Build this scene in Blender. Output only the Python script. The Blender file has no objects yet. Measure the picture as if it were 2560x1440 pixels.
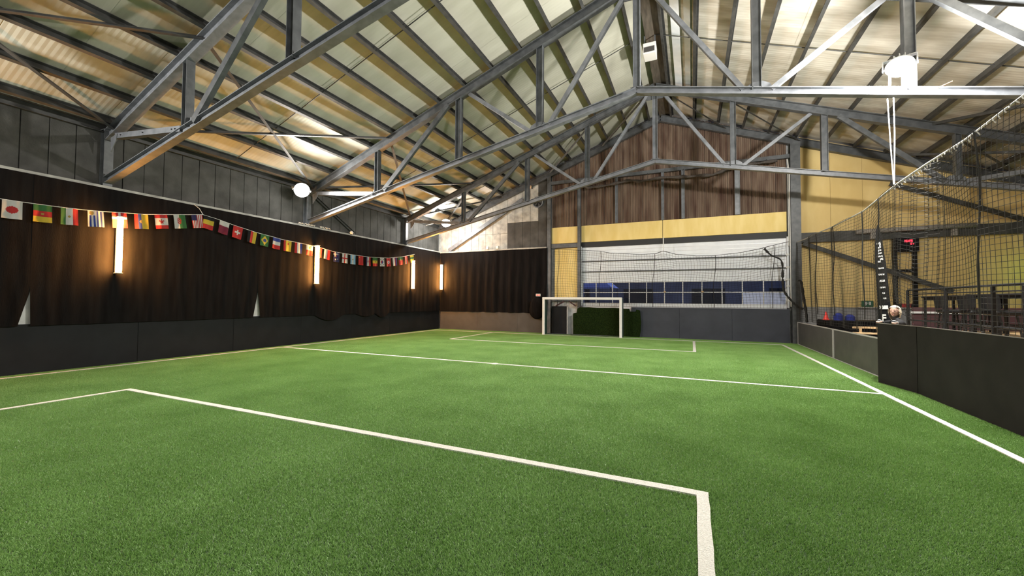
import bpy, bmesh, math, random
from mathutils import Vector, Matrix
random.seed(7)
sc = bpy.context.scene
COL = sc.collection

# ------------------------------------------------------------------ camera
F_PX, YAW, PITCH, ROLL = 1008.56, 0.419158, 0.0299532, 0.00634105
cy, sy, cp, sp, cr, sr_ = math.cos(YAW), math.sin(YAW), math.cos(PITCH), math.sin(PITCH), math.cos(ROLL), math.sin(ROLL)
fwd = Vector((-sy*cp, cy*cp, sp)); rgt = Vector((cy, sy, 0)); up = rgt.cross(fwd)
r2 = rgt*cr + up*sr_; u2 = up*cr - rgt*sr_
cam_d = bpy.data.cameras.new('camera'); cam = bpy.data.objects.new('camera', cam_d); COL.objects.link(cam)
cam_d.sensor_width = 36.0; cam_d.lens = F_PX*36.0/2560.0; cam_d.clip_end = 300
m3 = Matrix((r2, u2, -fwd)).transposed()
cam.matrix_world = Matrix.Translation((0, 0, 1.7)) @ m3.to_4x4()
sc.camera = cam

# ------------------------------------------------------------------ world, exposure
w = bpy.data.worlds.new('dusk'); sc.world = w; w.use_nodes = True
bg = w.node_tree.nodes['Background']; bg.inputs[0].default_value = (0.36, 0.42, 0.64, 1); bg.inputs[1].default_value = 1.15
sc.view_settings.view_transform = 'Standard'; sc.view_settings.look = 'None'
sc.view_settings.gamma = 1; sc.view_settings.use_curve_mapping = False
sc.view_settings.exposure = 0.0
FLOOD_W = 3200.0          # each white LED floodlight
TUBE_E = 330.0            # orange wall tubes, emission strength

# ------------------------------------------------------------------ materials
MATS = {}
def mat(name, col, rough=0.6, metal=0.0, noise=None, col2=None, bump=None, stretch=(1, 1, 1), emit=0.0, spec=0.5, detail=4, lo=0.35, hi=0.65):
    if name in MATS: return MATS[name]
    m = bpy.data.materials.new(name); MATS[name] = m; m.use_nodes = True
    nt = m.node_tree; b = nt.nodes['Principled BSDF']
    b.inputs['Base Color'].default_value = (*col, 1); b.inputs['Roughness'].default_value = rough
    b.inputs['Metallic'].default_value = metal; b.inputs['Specular IOR Level'].default_value = spec
    if emit:
        b.inputs['Emission Color'].default_value = (*col, 1); b.inputs['Emission Strength'].default_value = emit
    if noise or bump:
        g = nt.nodes.new('ShaderNodeNewGeometry'); mp = nt.nodes.new('ShaderNodeMapping'); mp.inputs['Scale'].default_value = stretch
        nt.links.new(g.outputs['Position'], mp.inputs['Vector'])
    if noise:
        n = nt.nodes.new('ShaderNodeTexNoise'); n.inputs['Scale'].default_value = noise; n.inputs['Detail'].default_value = detail
        nt.links.new(mp.outputs[0], n.inputs['Vector'])
        r = nt.nodes.new('ShaderNodeValToRGB'); r.color_ramp.elements[0].position = lo; r.color_ramp.elements[1].position = hi
        r.color_ramp.elements[0].color = (*col, 1); r.color_ramp.elements[1].color = (*(col2 or col), 1)
        nt.links.new(n.outputs['Fac'], r.inputs[0]); nt.links.new(r.outputs[0], b.inputs['Base Color'])
    if bump:
        n2 = nt.nodes.new('ShaderNodeTexNoise'); n2.inputs['Scale'].default_value = bump[0]; n2.inputs['Detail'].default_value = 3
        nt.links.new(mp.outputs[0], n2.inputs['Vector'])
        bp = nt.nodes.new('ShaderNodeBump'); bp.inputs['Strength'].default_value = bump[1]; bp.inputs['Distance'].default_value = bump[2] if len(bump) > 2 else 0.02
        nt.links.new(n2.outputs['Fac'], bp.inputs['Height']); nt.links.new(bp.outputs[0], b.inputs['Normal'])
    return m

def turf_mat():
    m = bpy.data.materials.new('turf'); m.use_nodes = True; nt = m.node_tree; b = nt.nodes['Principled BSDF']; L = nt.links.new
    g = nt.nodes.new('ShaderNodeNewGeometry')
    def noise(scale, detail, st=(1, 1, 1), rough=0.5):
        mp = nt.nodes.new('ShaderNodeMapping'); mp.inputs['Scale'].default_value = st; L(g.outputs['Position'], mp.inputs[0])
        n = nt.nodes.new('ShaderNodeTexNoise'); n.inputs['Scale'].default_value = scale; n.inputs['Detail'].default_value = detail; n.inputs['Roughness'].default_value = rough
        L(mp.outputs[0], n.inputs['Vector']); return n.outputs['Fac']
    def ramp(f, a, c, p0, p1):
        r = nt.nodes.new('ShaderNodeValToRGB'); r.color_ramp.elements[0].position = p0; r.color_ramp.elements[1].position = p1
        r.color_ramp.elements[0].color = (*a, 1); r.color_ramp.elements[1].color = (*c, 1); L(f, r.inputs[0]); return r.outputs[0]
    def mix(kind, fac, a, c):
        x = nt.nodes.new('ShaderNodeMix'); x.data_type = 'RGBA'; x.blend_type = kind
        x.inputs['Factor'].default_value = fac; L(a, x.inputs['A']); L(c, x.inputs['B']); return x.outputs['Result']
    c1 = ramp(noise(0.9, 5), (0.035, 0.095, 0.015), (0.050, 0.125, 0.022), 0.3, 0.7)
    c2 = ramp(noise(26, 6, (1, 1, 1), 0.75), (0.45, 0.45, 0.42), (1.35, 1.35, 1.40), 0.32, 0.70)
    c3 = ramp(noise(7, 4, (0.6, 1.8, 1)), (0.82, 0.82, 0.82), (1.15, 1.15, 1.1), 0.35, 0.65)
    c = mix('MULTIPLY', 1, mix('MULTIPLY', 1, c1, c2), c3)
    L(c, b.inputs['Base Color']); b.inputs['Roughness'].default_value = 0.50; b.inputs['Specular IOR Level'].default_value = 0.5
    bp = nt.nodes.new('ShaderNodeBump'); bp.inputs['Strength'].default_value = 0.9; bp.inputs['Distance'].default_value = 0.02
    L(noise(55, 5, (1, 1, 1), 0.7), bp.inputs['Height']); L(bp.outputs[0], b.inputs['Normal'])
    return m

M_turf = turf_mat()
def blade_mat():
    m = bpy.data.materials.new('grass_blade'); m.use_nodes = True; nt = m.node_tree; b = nt.nodes['Principled BSDF']; L = nt.links.new
    g = nt.nodes.new('ShaderNodeNewGeometry'); n = nt.nodes.new('ShaderNodeTexNoise'); n.inputs['Scale'].default_value = 1.1; n.inputs['Detail'].default_value = 5; L(g.outputs['Position'], n.inputs['Vector'])
    n2 = nt.nodes.new('ShaderNodeTexNoise'); n2.inputs['Scale'].default_value = 70; n2.inputs['Detail'].default_value = 2; L(g.outputs['Position'], n2.inputs['Vector'])
    ad = nt.nodes.new('ShaderNodeMath'); ad.operation = 'ADD'; L(n.outputs['Fac'], ad.inputs[0]); L(n2.outputs['Fac'], ad.inputs[1])
    r = nt.nodes.new('ShaderNodeValToRGB'); e = r.color_ramp.elements; e[0].position = .35; e[1].position = .68
    mu = nt.nodes.new('ShaderNodeMath'); mu.operation = 'MULTIPLY'; mu.inputs[1].default_value = .5; L(ad.outputs[0], mu.inputs[0]); L(mu.outputs[0], r.inputs[0])
    e[0].color = (*BLADE_A, 1); e[1].color = (*BLADE_B, 1); L(r.outputs[0], b.inputs['Base Color'])
    b.inputs['Roughness'].default_value = .42; b.inputs['Specular IOR Level'].default_value = .5
    return m
BLADE_A, BLADE_B = (0.130, 0.268, 0.050), (0.255, 0.440, 0.130)
M_blade = blade_mat()
M_line = mat('line_white', (0.56, 0.55, 0.51), 0.8, noise=60, col2=(0.66, 0.65, 0.61), bump=(90, 0.6))
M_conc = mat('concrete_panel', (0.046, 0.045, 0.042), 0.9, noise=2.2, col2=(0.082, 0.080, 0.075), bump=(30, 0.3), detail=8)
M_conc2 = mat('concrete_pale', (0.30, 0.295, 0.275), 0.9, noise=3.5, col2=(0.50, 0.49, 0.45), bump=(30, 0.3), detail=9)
M_slab = mat('slab', (0.10, 0.10, 0.10), 0.85, noise=3, col2=(0.15, 0.15, 0.15))
M_block = mat('block_wall', (0.26, 0.26, 0.27), 0.9, noise=6, col2=(0.34, 0.34, 0.34))
M_white_block = mat('white_block', (0.55, 0.55, 0.55), 0.9, noise=5, col2=(0.66, 0.66, 0.66))
M_roof = mat('roof_sheet', (0.44, 0.43, 0.355), 0.85, noise=1.1, col2=(0.54, 0.53, 0.45), detail=8, stretch=(0.5, 1.6, 0.5))
M_roof2 = mat('roof_sheet_stained', (0.42, 0.38, 0.31), 0.85, noise=1.6, col2=(0.62, 0.59, 0.52), detail=8, stretch=(0.6, 2.0, 0.6))
M_clear = mat('translucent_sheet', (0.66, 0.70, 0.74), 0.5, noise=3, col2=(0.78, 0.80, 0.82))
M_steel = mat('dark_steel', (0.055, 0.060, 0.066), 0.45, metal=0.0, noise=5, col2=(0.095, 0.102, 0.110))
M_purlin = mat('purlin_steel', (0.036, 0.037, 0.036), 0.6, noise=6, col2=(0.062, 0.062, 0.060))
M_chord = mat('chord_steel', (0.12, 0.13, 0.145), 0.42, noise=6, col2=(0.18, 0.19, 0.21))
M_rail = mat('steel_black', (0.009, 0.009, 0.010), 0.5, spec=0.2)
M_cloth = mat('black_curtain', (0.0065, 0.0058, 0.0060), 0.95, noise=9, col2=(0.0105, 0.0098, 0.0100), spec=0.04, stretch=(1, 1, 0.1), bump=(120, 0.2))
M_board = mat('dark_board', (0.008, 0.0085, 0.010), 0.65, noise=2.5, col2=(0.011, 0.012, 0.014), spec=0.2)
M_board_blue = mat('slate_board', (0.036, 0.041, 0.056), 0.55, noise=2.0, col2=(0.047, 0.053, 0.071), spec=0.4)
M_board_grey = mat('warm_grey_board', (0.066, 0.062, 0.060), 0.7, noise=2.0, col2=(0.082, 0.078, 0.075))
M_side = mat('charcoal_board', (0.0075, 0.0075, 0.0078), 0.7, noise=3, col2=(0.012, 0.012, 0.0118), spec=0.18)
M_alu = mat('aluminium', (0.50, 0.51, 0.52), 0.4, metal=0.3, noise=30, col2=(0.58, 0.58, 0.58))
M_mesh = mat('grey_sheet', (0.050, 0.052, 0.050), 0.5, noise=3, col2=(0.068, 0.070, 0.066))
M_yel = mat('yellow_panel', (0.72, 0.54, 0.18), 0.7, noise=2.2, col2=(0.80, 0.63, 0.26), detail=6, stretch=(1.6, 1.6, 0.4))
M_yelw = mat('yellow_wall', (0.66, 0.48, 0.19), 0.75, noise=1.4, col2=(0.75, 0.57, 0.25), detail=6, stretch=(1.2, 1.2, 0.5))
M_rust = mat('rusty_cladding', (0.058, 0.027, 0.017), 0.85, noise=2.0, col2=(0.160, 0.112, 0.080), detail=9, stretch=(2.2, 2.2, 0.30), lo=0.33, hi=0.62)
M_door = mat('door_white', (0.70, 0.73, 0.78), 0.5, noise=4, col2=(0.77, 0.80, 0.84))
M_doorblack = mat('door_header', (0.014, 0.014, 0.015), 0.6)
M_frost = mat('frosted_panel', (0.36, 0.42, 0.66), 0.5, noise=8, col2=(0.46, 0.52, 0.74))
M_pale = mat('white_paint', (0.74, 0.76, 0.76), 0.45, noise=12, col2=(0.80, 0.82, 0.82))
M_greenp = mat('green_panel', (0.012, 0.045, 0.032), 0.6, noise=6, col2=(0.020, 0.062, 0.045))
M_turfcut = mat('dark_turf_offcut', (0.006, 0.013, 0.003), 0.95, noise=20, col2=(0.016, 0.030, 0.006), bump=(90, 0.6), spec=0.1)
M_cord = mat('net_cord', (0.012, 0.012, 0.011), 0.8)
M_rope = mat('pale_rope', (0.42, 0.42, 0.40), 0.8)
M_cable = mat('white_cable', (0.62, 0.62, 0.60), 0.6)
M_pipe = mat('grey_lagging', (0.24, 0.22, 0.20), 0.9, noise=14, col2=(0.32, 0.30, 0.28))
M_black = mat('black_plastic', (0.006, 0.006, 0.007), 0.5, spec=0.2)
M_wood = mat('pale_wood', (0.46, 0.31, 0.16), 0.7, noise=8, col2=(0.58, 0.41, 0.23), stretch=(1, 6, 1))
M_coneor = mat('cone_red', (0.75, 0.045, 0.035), 0.5)
M_coneblue = mat('cone_blue', (0.020, 0.035, 0.24), 0.5)
M_maroon = mat('maroon_pad', (0.085, 0.035, 0.040), 0.7)
M_skin = mat('skin', (0.56, 0.34, 0.27), 0.55)
M_hair = mat('pale_hair', (0.66, 0.55, 0.40), 0.6, noise=40, col2=(0.82, 0.74, 0.60))
M_jacket = mat('jacket_black', (0.010, 0.010, 0.013), 0.8)
M_sleeve = mat('sleeve_white', (0.52, 0.55, 0.58), 0.8, noise=14, col2=(0.30, 0.34, 0.38))
M_red = mat('red_box', (0.42, 0.03, 0.03), 0.5)
M_exit = mat('exit_green', (0.012, 0.10, 0.05), 0.5)
M_led = mat('led_red', (1.0, 0.03, 0.06), 0.5, emit=5.0)
M_lens = mat('flood_lens', (1.0, 0.99, 0.95), 0.5, emit=60.0)
M_tube = mat('tube_orange', (1.0, 0.43, 0.10), 0.5, emit=TUBE_E)
M_lampbody = mat('lamp_body', (0.30, 0.31, 0.31), 0.5)
M_box_white = mat('white_plastic', (0.68, 0.68, 0.66), 0.5)
M_grille = mat('dark_grille', (0.055, 0.052, 0.050), 0.6)
M_asph = mat('asphalt', (0.20, 0.21, 0.24), 0.9, noise=2, col2=(0.27, 0.28, 0.31))
M_shed = mat('far_shed', (0.065, 0.070, 0.090), 0.9, noise=0.5, col2=(0.10, 0.105, 0.13))
M_canopy = mat('blue_canopy', (0.34, 0.40, 0.78), 0.6)
PAL = {}
for k, c in dict(W=(0.62, 0.62, 0.60), R=(0.50, 0.035, 0.035), G=(0.045, 0.16, 0.05), B=(0.035, 0.06, 0.28), Y=(0.62, 0.46, 0.05), K=(0.012, 0.012, 0.014),
                 N=(0.022, 0.026, 0.10), M=(0.20, 0.022, 0.05), L=(0.24, 0.46, 0.66), O=(0.45, 0.30, 0.08)).items():
    PAL[k] = mat('flag_' + dict(W='white', R='red', G='green', B='blue', Y='yellow', K='black', N='navy', M='maroon', L='sky', O='gold')[k], tuple(.58*q for q in c), 0.85, spec=.2)

def glass_mat():
    m = bpy.data.materials.new('window_glass'); m.use_nodes = True; nt = m.node_tree
    for n in list(nt.nodes):
        if n.type != 'OUTPUT_MATERIAL': nt.nodes.remove(n)
    out = nt.nodes['Material Output']; t = nt.nodes.new('ShaderNodeBsdfTransparent'); t.inputs[0].default_value = (0.80, 0.84, 0.92, 1)
    g = nt.nodes.new('ShaderNodeBsdfGlossy'); g.inputs['Roughness'].default_value = 0.08
    f = nt.nodes.new('ShaderNodeFresnel'); f.inputs['IOR'].default_value = 1.5
    x = nt.nodes.new('ShaderNodeMixShader'); nt.links.new(f.outputs[0], x.inputs[0]); nt.links.new(t.outputs[0], x.inputs[1]); nt.links.new(g.outputs[0], x.inputs[2])
    nt.links.new(x.outputs[0], out.inputs[0]); return m
M_glass = glass_mat()

# ------------------------------------------------------------------ mesh helpers
class MB:
    def __init__(s): s.v = []; s.f = []; s.mi = []
    def add(s, vs, fs, mi=0):
        o = len(s.v); s.v += [tuple(v) for v in vs]; s.f += [tuple(i+o for i in f) for f in fs]; s.mi += [mi]*len(fs); return s
    def box(s, x0, x1, y0, y1, z0, z1, mi=0):
        v = [(x, y, z) for z in (z0, z1) for y in (y0, y1) for x in (x0, x1)]
        return s.add(v, [(0, 2, 3, 1), (4, 5, 7, 6), (0, 1, 5, 4), (2, 6, 7, 3), (0, 4, 6, 2), (1, 3, 7, 5)], mi)
    def bev(s, x0, x1, y0, y1, z0, z1, b=0.01, mi=0):       # box with chamfered edges
        bm = bmesh.new(); bmesh.ops.create_cube(bm, size=1)
        for v in bm.verts: v.co = Vector(((x0+x1)/2+v.co.x*(x1-x0), (y0+y1)/2+v.co.y*(y1-y0), (z0+z1)/2+v.co.z*(z1-z0)))
        bmesh.ops.bevel(bm, geom=bm.edges[:], offset=b, segments=1, affect='EDGES'); s.bm(bm, mi); return s
    def bm(s, bm, mi=0, mtx=None):
        bm.verts.index_update(); vs = [(mtx @ v.co if mtx else v.co.copy()) for v in bm.verts]
        s.add(vs, [[v.index for v in f.verts] for f in bm.faces], mi); bm.free(); return s
    def prism(s, poly, axis, a, b, mi=0):                     # polygon extruded along an axis; poly gives the two other coordinates
        def P(p, t): return (t, p[0], p[1]) if axis == 0 else ((p[0], t, p[1]) if axis == 1 else (p[0], p[1], t))
        n = len(poly); v = [P(p, a) for p in poly] + [P(p, b) for p in poly]
        return s.add(v, [tuple(range(n)), tuple(range(2*n-1, n-1, -1))] + [(i, i+n, (i+1) % n+n, (i+1) % n) for i in range(n)], mi)
    def beam(s, p0, p1, prof, side, mi=0):                    # prof in (depth, side) coordinates
        p0, p1, side = Vector(p0), Vector(p1), Vector(side).normalized(); d = (p1-p0).normalized(); a = d.cross(side).normalized(); sd = a.cross(d)*-1
        if a.z < 0 or (abs(a.z) < 1e-6 and a.x < 0): a = -a
        n = len(prof); v = [p0+a*q[0]+side*q[1] for q in prof]+[p1+a*q[0]+side*q[1] for q in prof]
        return s.add(v, [tuple(range(n)), tuple(range(2*n-1, n-1, -1))]+[(i, i+n, (i+1) % n+n, (i+1) % n) for i in range(n)], mi)
    def tube(s, pts, r, n=6, mi=0, cap=True):
        pts = [Vector(p) for p in pts]; rings = []; N = len(pts); rr = r if isinstance(r, (list, tuple)) else [r]*N
        ref = None
        for i, p in enumerate(pts):
            d = (pts[min(i+1, N-1)]-pts[max(i-1, 0)]).normalized()
            if ref is None: ref = Vector((0, 0, 1)) if abs(d.z) < 0.9 else Vector((1, 0, 0))
            a = d.cross(ref).normalized(); b = d.cross(a).normalized()
            rings.append([p+(a*math.cos(t*2*math.pi/n)+b*math.sin(t*2*math.pi/n))*rr[i] for t in range(n)])
        v = [q for R in rings for q in R]; f = []
        for i in range(N-1):
            for t in range(n): f.append((i*n+t, i*n+(t+1) % n, (i+1)*n+(t+1) % n, (i+1)*n+t))
        if cap: f.append(tuple(range(n-1, -1, -1))); f.append(tuple((N-1)*n+t for t in range(n)))
        return s.add(v, f, mi)
    def lathe(s, prof, c, n=20, mi=0):
        v = []; f = []; m = len(prof)
        for i in range(n):
            a = 2*math.pi*i/n
            v += [(c[0]+r*math.cos(a), c[1]+r*math.sin(a), c[2]+z) for r, z in prof]
        for i in range(n):
            j = (i+1) % n
            for k in range(m-1): f.append((i*m+k, j*m+k, j*m+k+1, i*m+k+1))
        return s.add(v, f, mi)
    def grid(s, P, nu, nv, mi=None, us=None, vs=None):
        v = [P(us[i] if us else i/nu, vs[j] if vs else j/nv) for j in range(nv+1) for i in range(nu+1)]; o = len(s.v); s.v += [tuple(q) for q in v]
        for j in range(nv):
            for i in range(nu):
                s.f.append((o+j*(nu+1)+i, o+j*(nu+1)+i+1, o+(j+1)*(nu+1)+i+1, o+(j+1)*(nu+1)+i)); s.mi.append(mi((i+.5)/nu, (j+.5)/nv) if mi else 0)
        return s

def spline(pts, rad, k=6):
    P = [Vector(p) for p in pts]; n = len(P); out = []; rr = []
    for i in range(n-1):
        a, b, c, d = P[max(i-1, 0)], P[i], P[i+1], P[min(i+2, n-1)]
        for j in range(k):
            t = j/k; out.append(.5*((2*b)+(c-a)*t+(2*a-5*b+4*c-d)*t*t+(3*b-a-3*c+d)*t**3)); rr.append((rad[i]+(rad[i+1]-rad[i])*t)*(1+.25*math.sin(len(out)*1.9)))
    return out+[P[-1]], rr+[rad[-1]]
ORG = {}
def build(name, mb, mats, parent=None, smooth=False, **props):
    """one mesh object, origin at the middle of its base"""
    if not isinstance(mats, (list, tuple)): mats = [mats]
    xs, ys, zs = zip(*mb.v); o = Vector(((min(xs)+max(xs))/2, (min(ys)+max(ys))/2, min(zs)))
    me = bpy.data.meshes.new(name); me.from_pydata([Vector(v)-o for v in mb.v], [], mb.f)
    for m in mats: me.materials.append(m)
    if len(mats) > 1: me.polygons.foreach_set('material_index', mb.mi)
    if smooth: me.polygons.foreach_set('use_smooth', [True]*len(me.polygons))
    bm = bmesh.new(); bm.from_mesh(me); bmesh.ops.recalc_face_normals(bm, faces=bm.faces); bm.to_mesh(me); bm.free()
    ob = bpy.data.objects.new(name, me); COL.objects.link(ob)
    place(ob, o, parent)
    for k, v in props.items(): ob[k] = v
    return ob
def place(ob, o, parent=None):
    ORG[ob.name] = Vector(o)
    if parent: ob.parent = parent; ob.location = Vector(o)-ORG[parent.name]
    else: ob.location = o
def empty(name, loc, **props):
    ob = bpy.data.objects.new(name, None); COL.objects.link(ob); ob.empty_display_size = 0.2; place(ob, Vector(loc))
    for k, v in props.items(): ob[k] = v
    return ob
def thing(name, loc, label, cat, group=None):
    o = empty(name, loc); return tag(o, label, cat, group)
def tag(o, label, cat, group=None):
    o['label'] = label; o['category'] = cat
    if group: o['group'] = group
    return o
def dup(ob, o, parent=None):                                  # copy of one mesh object, sharing its mesh
    c = ob.copy(); COL.objects.link(c); c.parent = None; place(c, Vector(o), parent); return c
def I(depth, flange, tf=0.02, tw=0.015):
    h, b = depth/2, flange/2; w_ = tw/2
    return [(-h, -b), (-h, b), (-h+tf, b), (-h+tf, w_), (h-tf, w_), (h-tf, b), (h, b), (h, -b), (h-tf, -b), (h-tf, -w_), (-h+tf, -w_), (-h+tf, -b)]
def CH(depth, flange, t=0.012):
    h, b = depth/2, flange/2
    return [(-h, -b), (-h, b), (-h+t, b), (-h+t, -b+t), (h-t, -b+t), (h-t, b), (h, b), (h, -b)]
def ANG(a, t=0.01):
    return [(-a/2, -a/2), (-a/2, a/2), (-a/2+t, a/2), (-a/2+t, -a/2+t), (a/2, -a/2+t), (a/2, -a/2)]
def light(name, loc, watts, radius, col, parent=None, aim=None, cone=170):
    d = bpy.data.lights.new(name, 'SPOT' if aim is not None else 'POINT'); d.energy = watts; d.shadow_soft_size = radius; d.color = col
    o = bpy.data.objects.new(name, d); COL.objects.link(o); place(o, Vector(loc), parent)
    if aim is not None:
        d.spot_size = math.radians(cone); d.spot_blend = 1.0
        o.rotation_euler = Vector(aim).to_track_quat('-Z', 'Y').to_euler()
    return o

# ------------------------------------------------------------------ hall dimensions
XL, XR, YF, YN = -13.65, 10.95, 19.95, -6.65       # inner wall faces
XC = -1.29; SL = 0.365; ZA = 10.22                  # ridge line, roof slope, rafter axis at the apex
def zr(x): return ZA-SL*abs(x-XC)                   # rafter axis
def zs(x): return zr(x)+0.36                        # roof sheet
TR = [5.07, 10.92, 16.78]                           # the three truss planes

# ================================================================== floor
slab = MB().box(XL-.3, XR+.3, YN-.3, YF+.3, -.25, -.03); fl = build('floor', slab, M_slab, kind='structure')
turf = build('turf', MB().box(-13.60, 3.93, -4.0, 19.86, -.03, 0.0), M_turf, fl)
def grass_pile(parent):
    """short fibres: half-metre tiles of blades, made and laid out by a node tree"""
    me = bpy.data.meshes.new('grass_pile'); T = .5
    vs = [(-13.30+T*i, 1.0+T*j, 0.0) for i in range(35) for j in range(38)]
    me.from_pydata(vs, [], []); ob = bpy.data.objects.new('grass_pile', me); COL.objects.link(ob); place(ob, Vector((0, 0, 0)), parent); ob['kind'] = 'stuff'
    me.materials.append(M_blade)
    ng = bpy.data.node_groups.new('pile', 'GeometryNodeTree'); N = ng.nodes.new; L = ng.links.new
    ng.interface.new_socket('Geometry', in_out='INPUT', socket_type='NodeSocketGeometry'); ng.interface.new_socket('Geometry', in_out='OUTPUT', socket_type='NodeSocketGeometry')
    gi = N('NodeGroupInput'); go = N('NodeGroupOutput')
    gr = N('GeometryNodeMeshGrid'); gr.inputs['Size X'].default_value = T; gr.inputs['Size Y'].default_value = T; gr.inputs['Vertices X'].default_value = 2; gr.inputs['Vertices Y'].default_value = 2
    dp = N('GeometryNodeDistributePointsOnFaces'); dp.inputs['Density'].default_value = 24000
    cn_ = N('GeometryNodeMeshCone'); cn_.fill_type = 'NONE'; cn_.inputs['Vertices'].default_value = 3; cn_.inputs['Radius Bottom'].default_value = .0018; cn_.inputs['Radius Top'].default_value = .0006; cn_.inputs['Depth'].default_value = .020
    rv = N('FunctionNodeRandomValue'); rv.data_type = 'FLOAT_VECTOR'; rv.inputs[0].default_value = (-.85, -.85, 0); rv.inputs[1].default_value = (.85, .85, 6.28)
    rs = N('FunctionNodeRandomValue'); rs.data_type = 'FLOAT'; rs.inputs[2].default_value = .75; rs.inputs[3].default_value = 1.15
    ip = N('GeometryNodeInstanceOnPoints'); rz = N('GeometryNodeRealizeInstances'); sm = N('GeometryNodeSetMaterial'); sm.inputs['Material'].default_value = M_blade
    L(gr.outputs['Mesh'], dp.inputs['Mesh']); L(dp.outputs['Points'], ip.inputs['Points']); L(cn_.outputs['Mesh'], ip.inputs['Instance'])
    L(rv.outputs[0], ip.inputs['Rotation']); L(rs.outputs[1], ip.inputs['Scale']); L(ip.outputs[0], rz.inputs[0]); L(rz.outputs[0], sm.inputs[0])
    ri = N('FunctionNodeRandomValue'); ri.data_type = 'INT'; ri.inputs[4].default_value = 0; ri.inputs[5].default_value = 3
    mu = N('ShaderNodeMath'); mu.operation = 'MULTIPLY'; mu.inputs[1].default_value = math.pi/2; L(ri.outputs[2], mu.inputs[0])
    cx = N('ShaderNodeCombineXYZ'); L(mu.outputs[0], cx.inputs['Z'])
    mp_ = N('GeometryNodeMeshToPoints'); L(gi.outputs[0], mp_.inputs[0])
    i2 = N('GeometryNodeInstanceOnPoints'); L(mp_.outputs[0], i2.inputs['Points']); L(sm.outputs[0], i2.inputs['Instance']); L(cx.outputs[0], i2.inputs['Rotation']); L(i2.outputs[0], go.inputs[0])
    md = ob.modifiers.new('pile', 'NODES'); md.node_group = ng
    return ob
def stripe(x0, x1, y0, y1):
    # a sewn-in white strip with a slightly wandering edge
    m = MB(); lx, ly = x1-x0, y1-y0; n = int(max(lx, ly)/0.22)+2
    for i in range(n+1):
        t = i/n; j = lambda: random.uniform(-.004, .004)
        if lx > ly: m.v += [(x0+lx*t, y0+j(), 0.020), (x0+lx*t, y1+j(), 0.020), (x0+lx*t, y0, -.005), (x0+lx*t, y1, -.005)]
        else: m.v += [(x0+j(), y0+ly*t, 0.020), (x1+j(), y0+ly*t, 0.020), (x0, y0+ly*t, -.005), (x1, y0+ly*t, -.005)]
    for i in range(n):
        a, b = i*4, i*4+4; m.f += [(a, b, b+1, a+1), (a+2, b+2, b, a), (a+1, b+1, b+3, a+3)]; m.mi += [0]*3
    return build('line_marking', m, M_line, turf)
grass_pile(turf)
LW = 0.095; h = LW/2
stripe(-13.0-h, -13.0+h, -4, 18.80+h); stripe(3.23-h, 3.23+h, -4, 18.80+h)
stripe(-13.0+h, 3.23-h, 18.80-h, 18.80+h); stripe(-13.0+h, 3.23-h, 9.62-h, 9.62+h)
stripe(-9.46-h, 0.075+h, 3.955-h, 3.955+h); stripe(-9.46-h, -9.46+h, -.3, 3.955-h); stripe(0.075-h, 0.075+h, -.3, 3.955-h)
stripe(-9.46-h, 0.075+h, 14.82-h, 14.82+h); stripe(-9.46-h, -9.46+h, 14.82+h, 18.80-h); stripe(0.075-h, 0.075+h, 14.82+h, 18.80-h)
sp_ = MB().lathe([(0, .026), (.09, .026), (.095, 0)], (-4.76, 9.60, 0), 20); build('line_marking', sp_, M_line, turf)

# ================================================================== walls
wl = build('wall_left', MB().box(XL-.25, XL-.06, YN-.3, YF+.3, 0, 5.98).box(XL-.06, XL, YN, YF, 0, 4.40), M_block, kind='structure')
y = 2.30; pan = None
while y < YF-.05:
    y1 = min(y+.448, YF-.02)
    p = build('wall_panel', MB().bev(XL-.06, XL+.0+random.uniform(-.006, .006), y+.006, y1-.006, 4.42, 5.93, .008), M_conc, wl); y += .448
build('wall_panel', MB().box(XL-.06, XL, YN, 2.29, 4.42, 5.93), M_conc, wl)
for ya, yb in ((3.40, 4.10), (8.62, 9.30)):  # white strips added to the wall, set proud to catch light in curtain gaps
    build('added_gap_strip', MB().bev(XL, -13.445, ya, yb, 0, 2.3, .01), M_white_block, wl)
build('wall_brace', MB().beam((XL+.06, 11.15, 5.80), (XL+.06, 13.35, 4.60), CH(.12, .08), (1, 0, 0)), M_purlin, wl)
build('eaves_beam', MB().beam((XL+.06, YN, 5.98), (XL+.06, YF, 5.98), CH(.2, .10), (1, 0, 0)), M_purlin, wl)
build('curtain_rail', MB().box(XL, XL+.26, YN, YF-.1, 4.43, 4.47).box(XL+.20, XL+.26, YN, YF-.1, 4.47, 4.50), M_conc2, wl)

wb = empty('wall_back', (0, YF, 0), kind='structure')
def zr2(x): return zr(x)+.30
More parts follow.
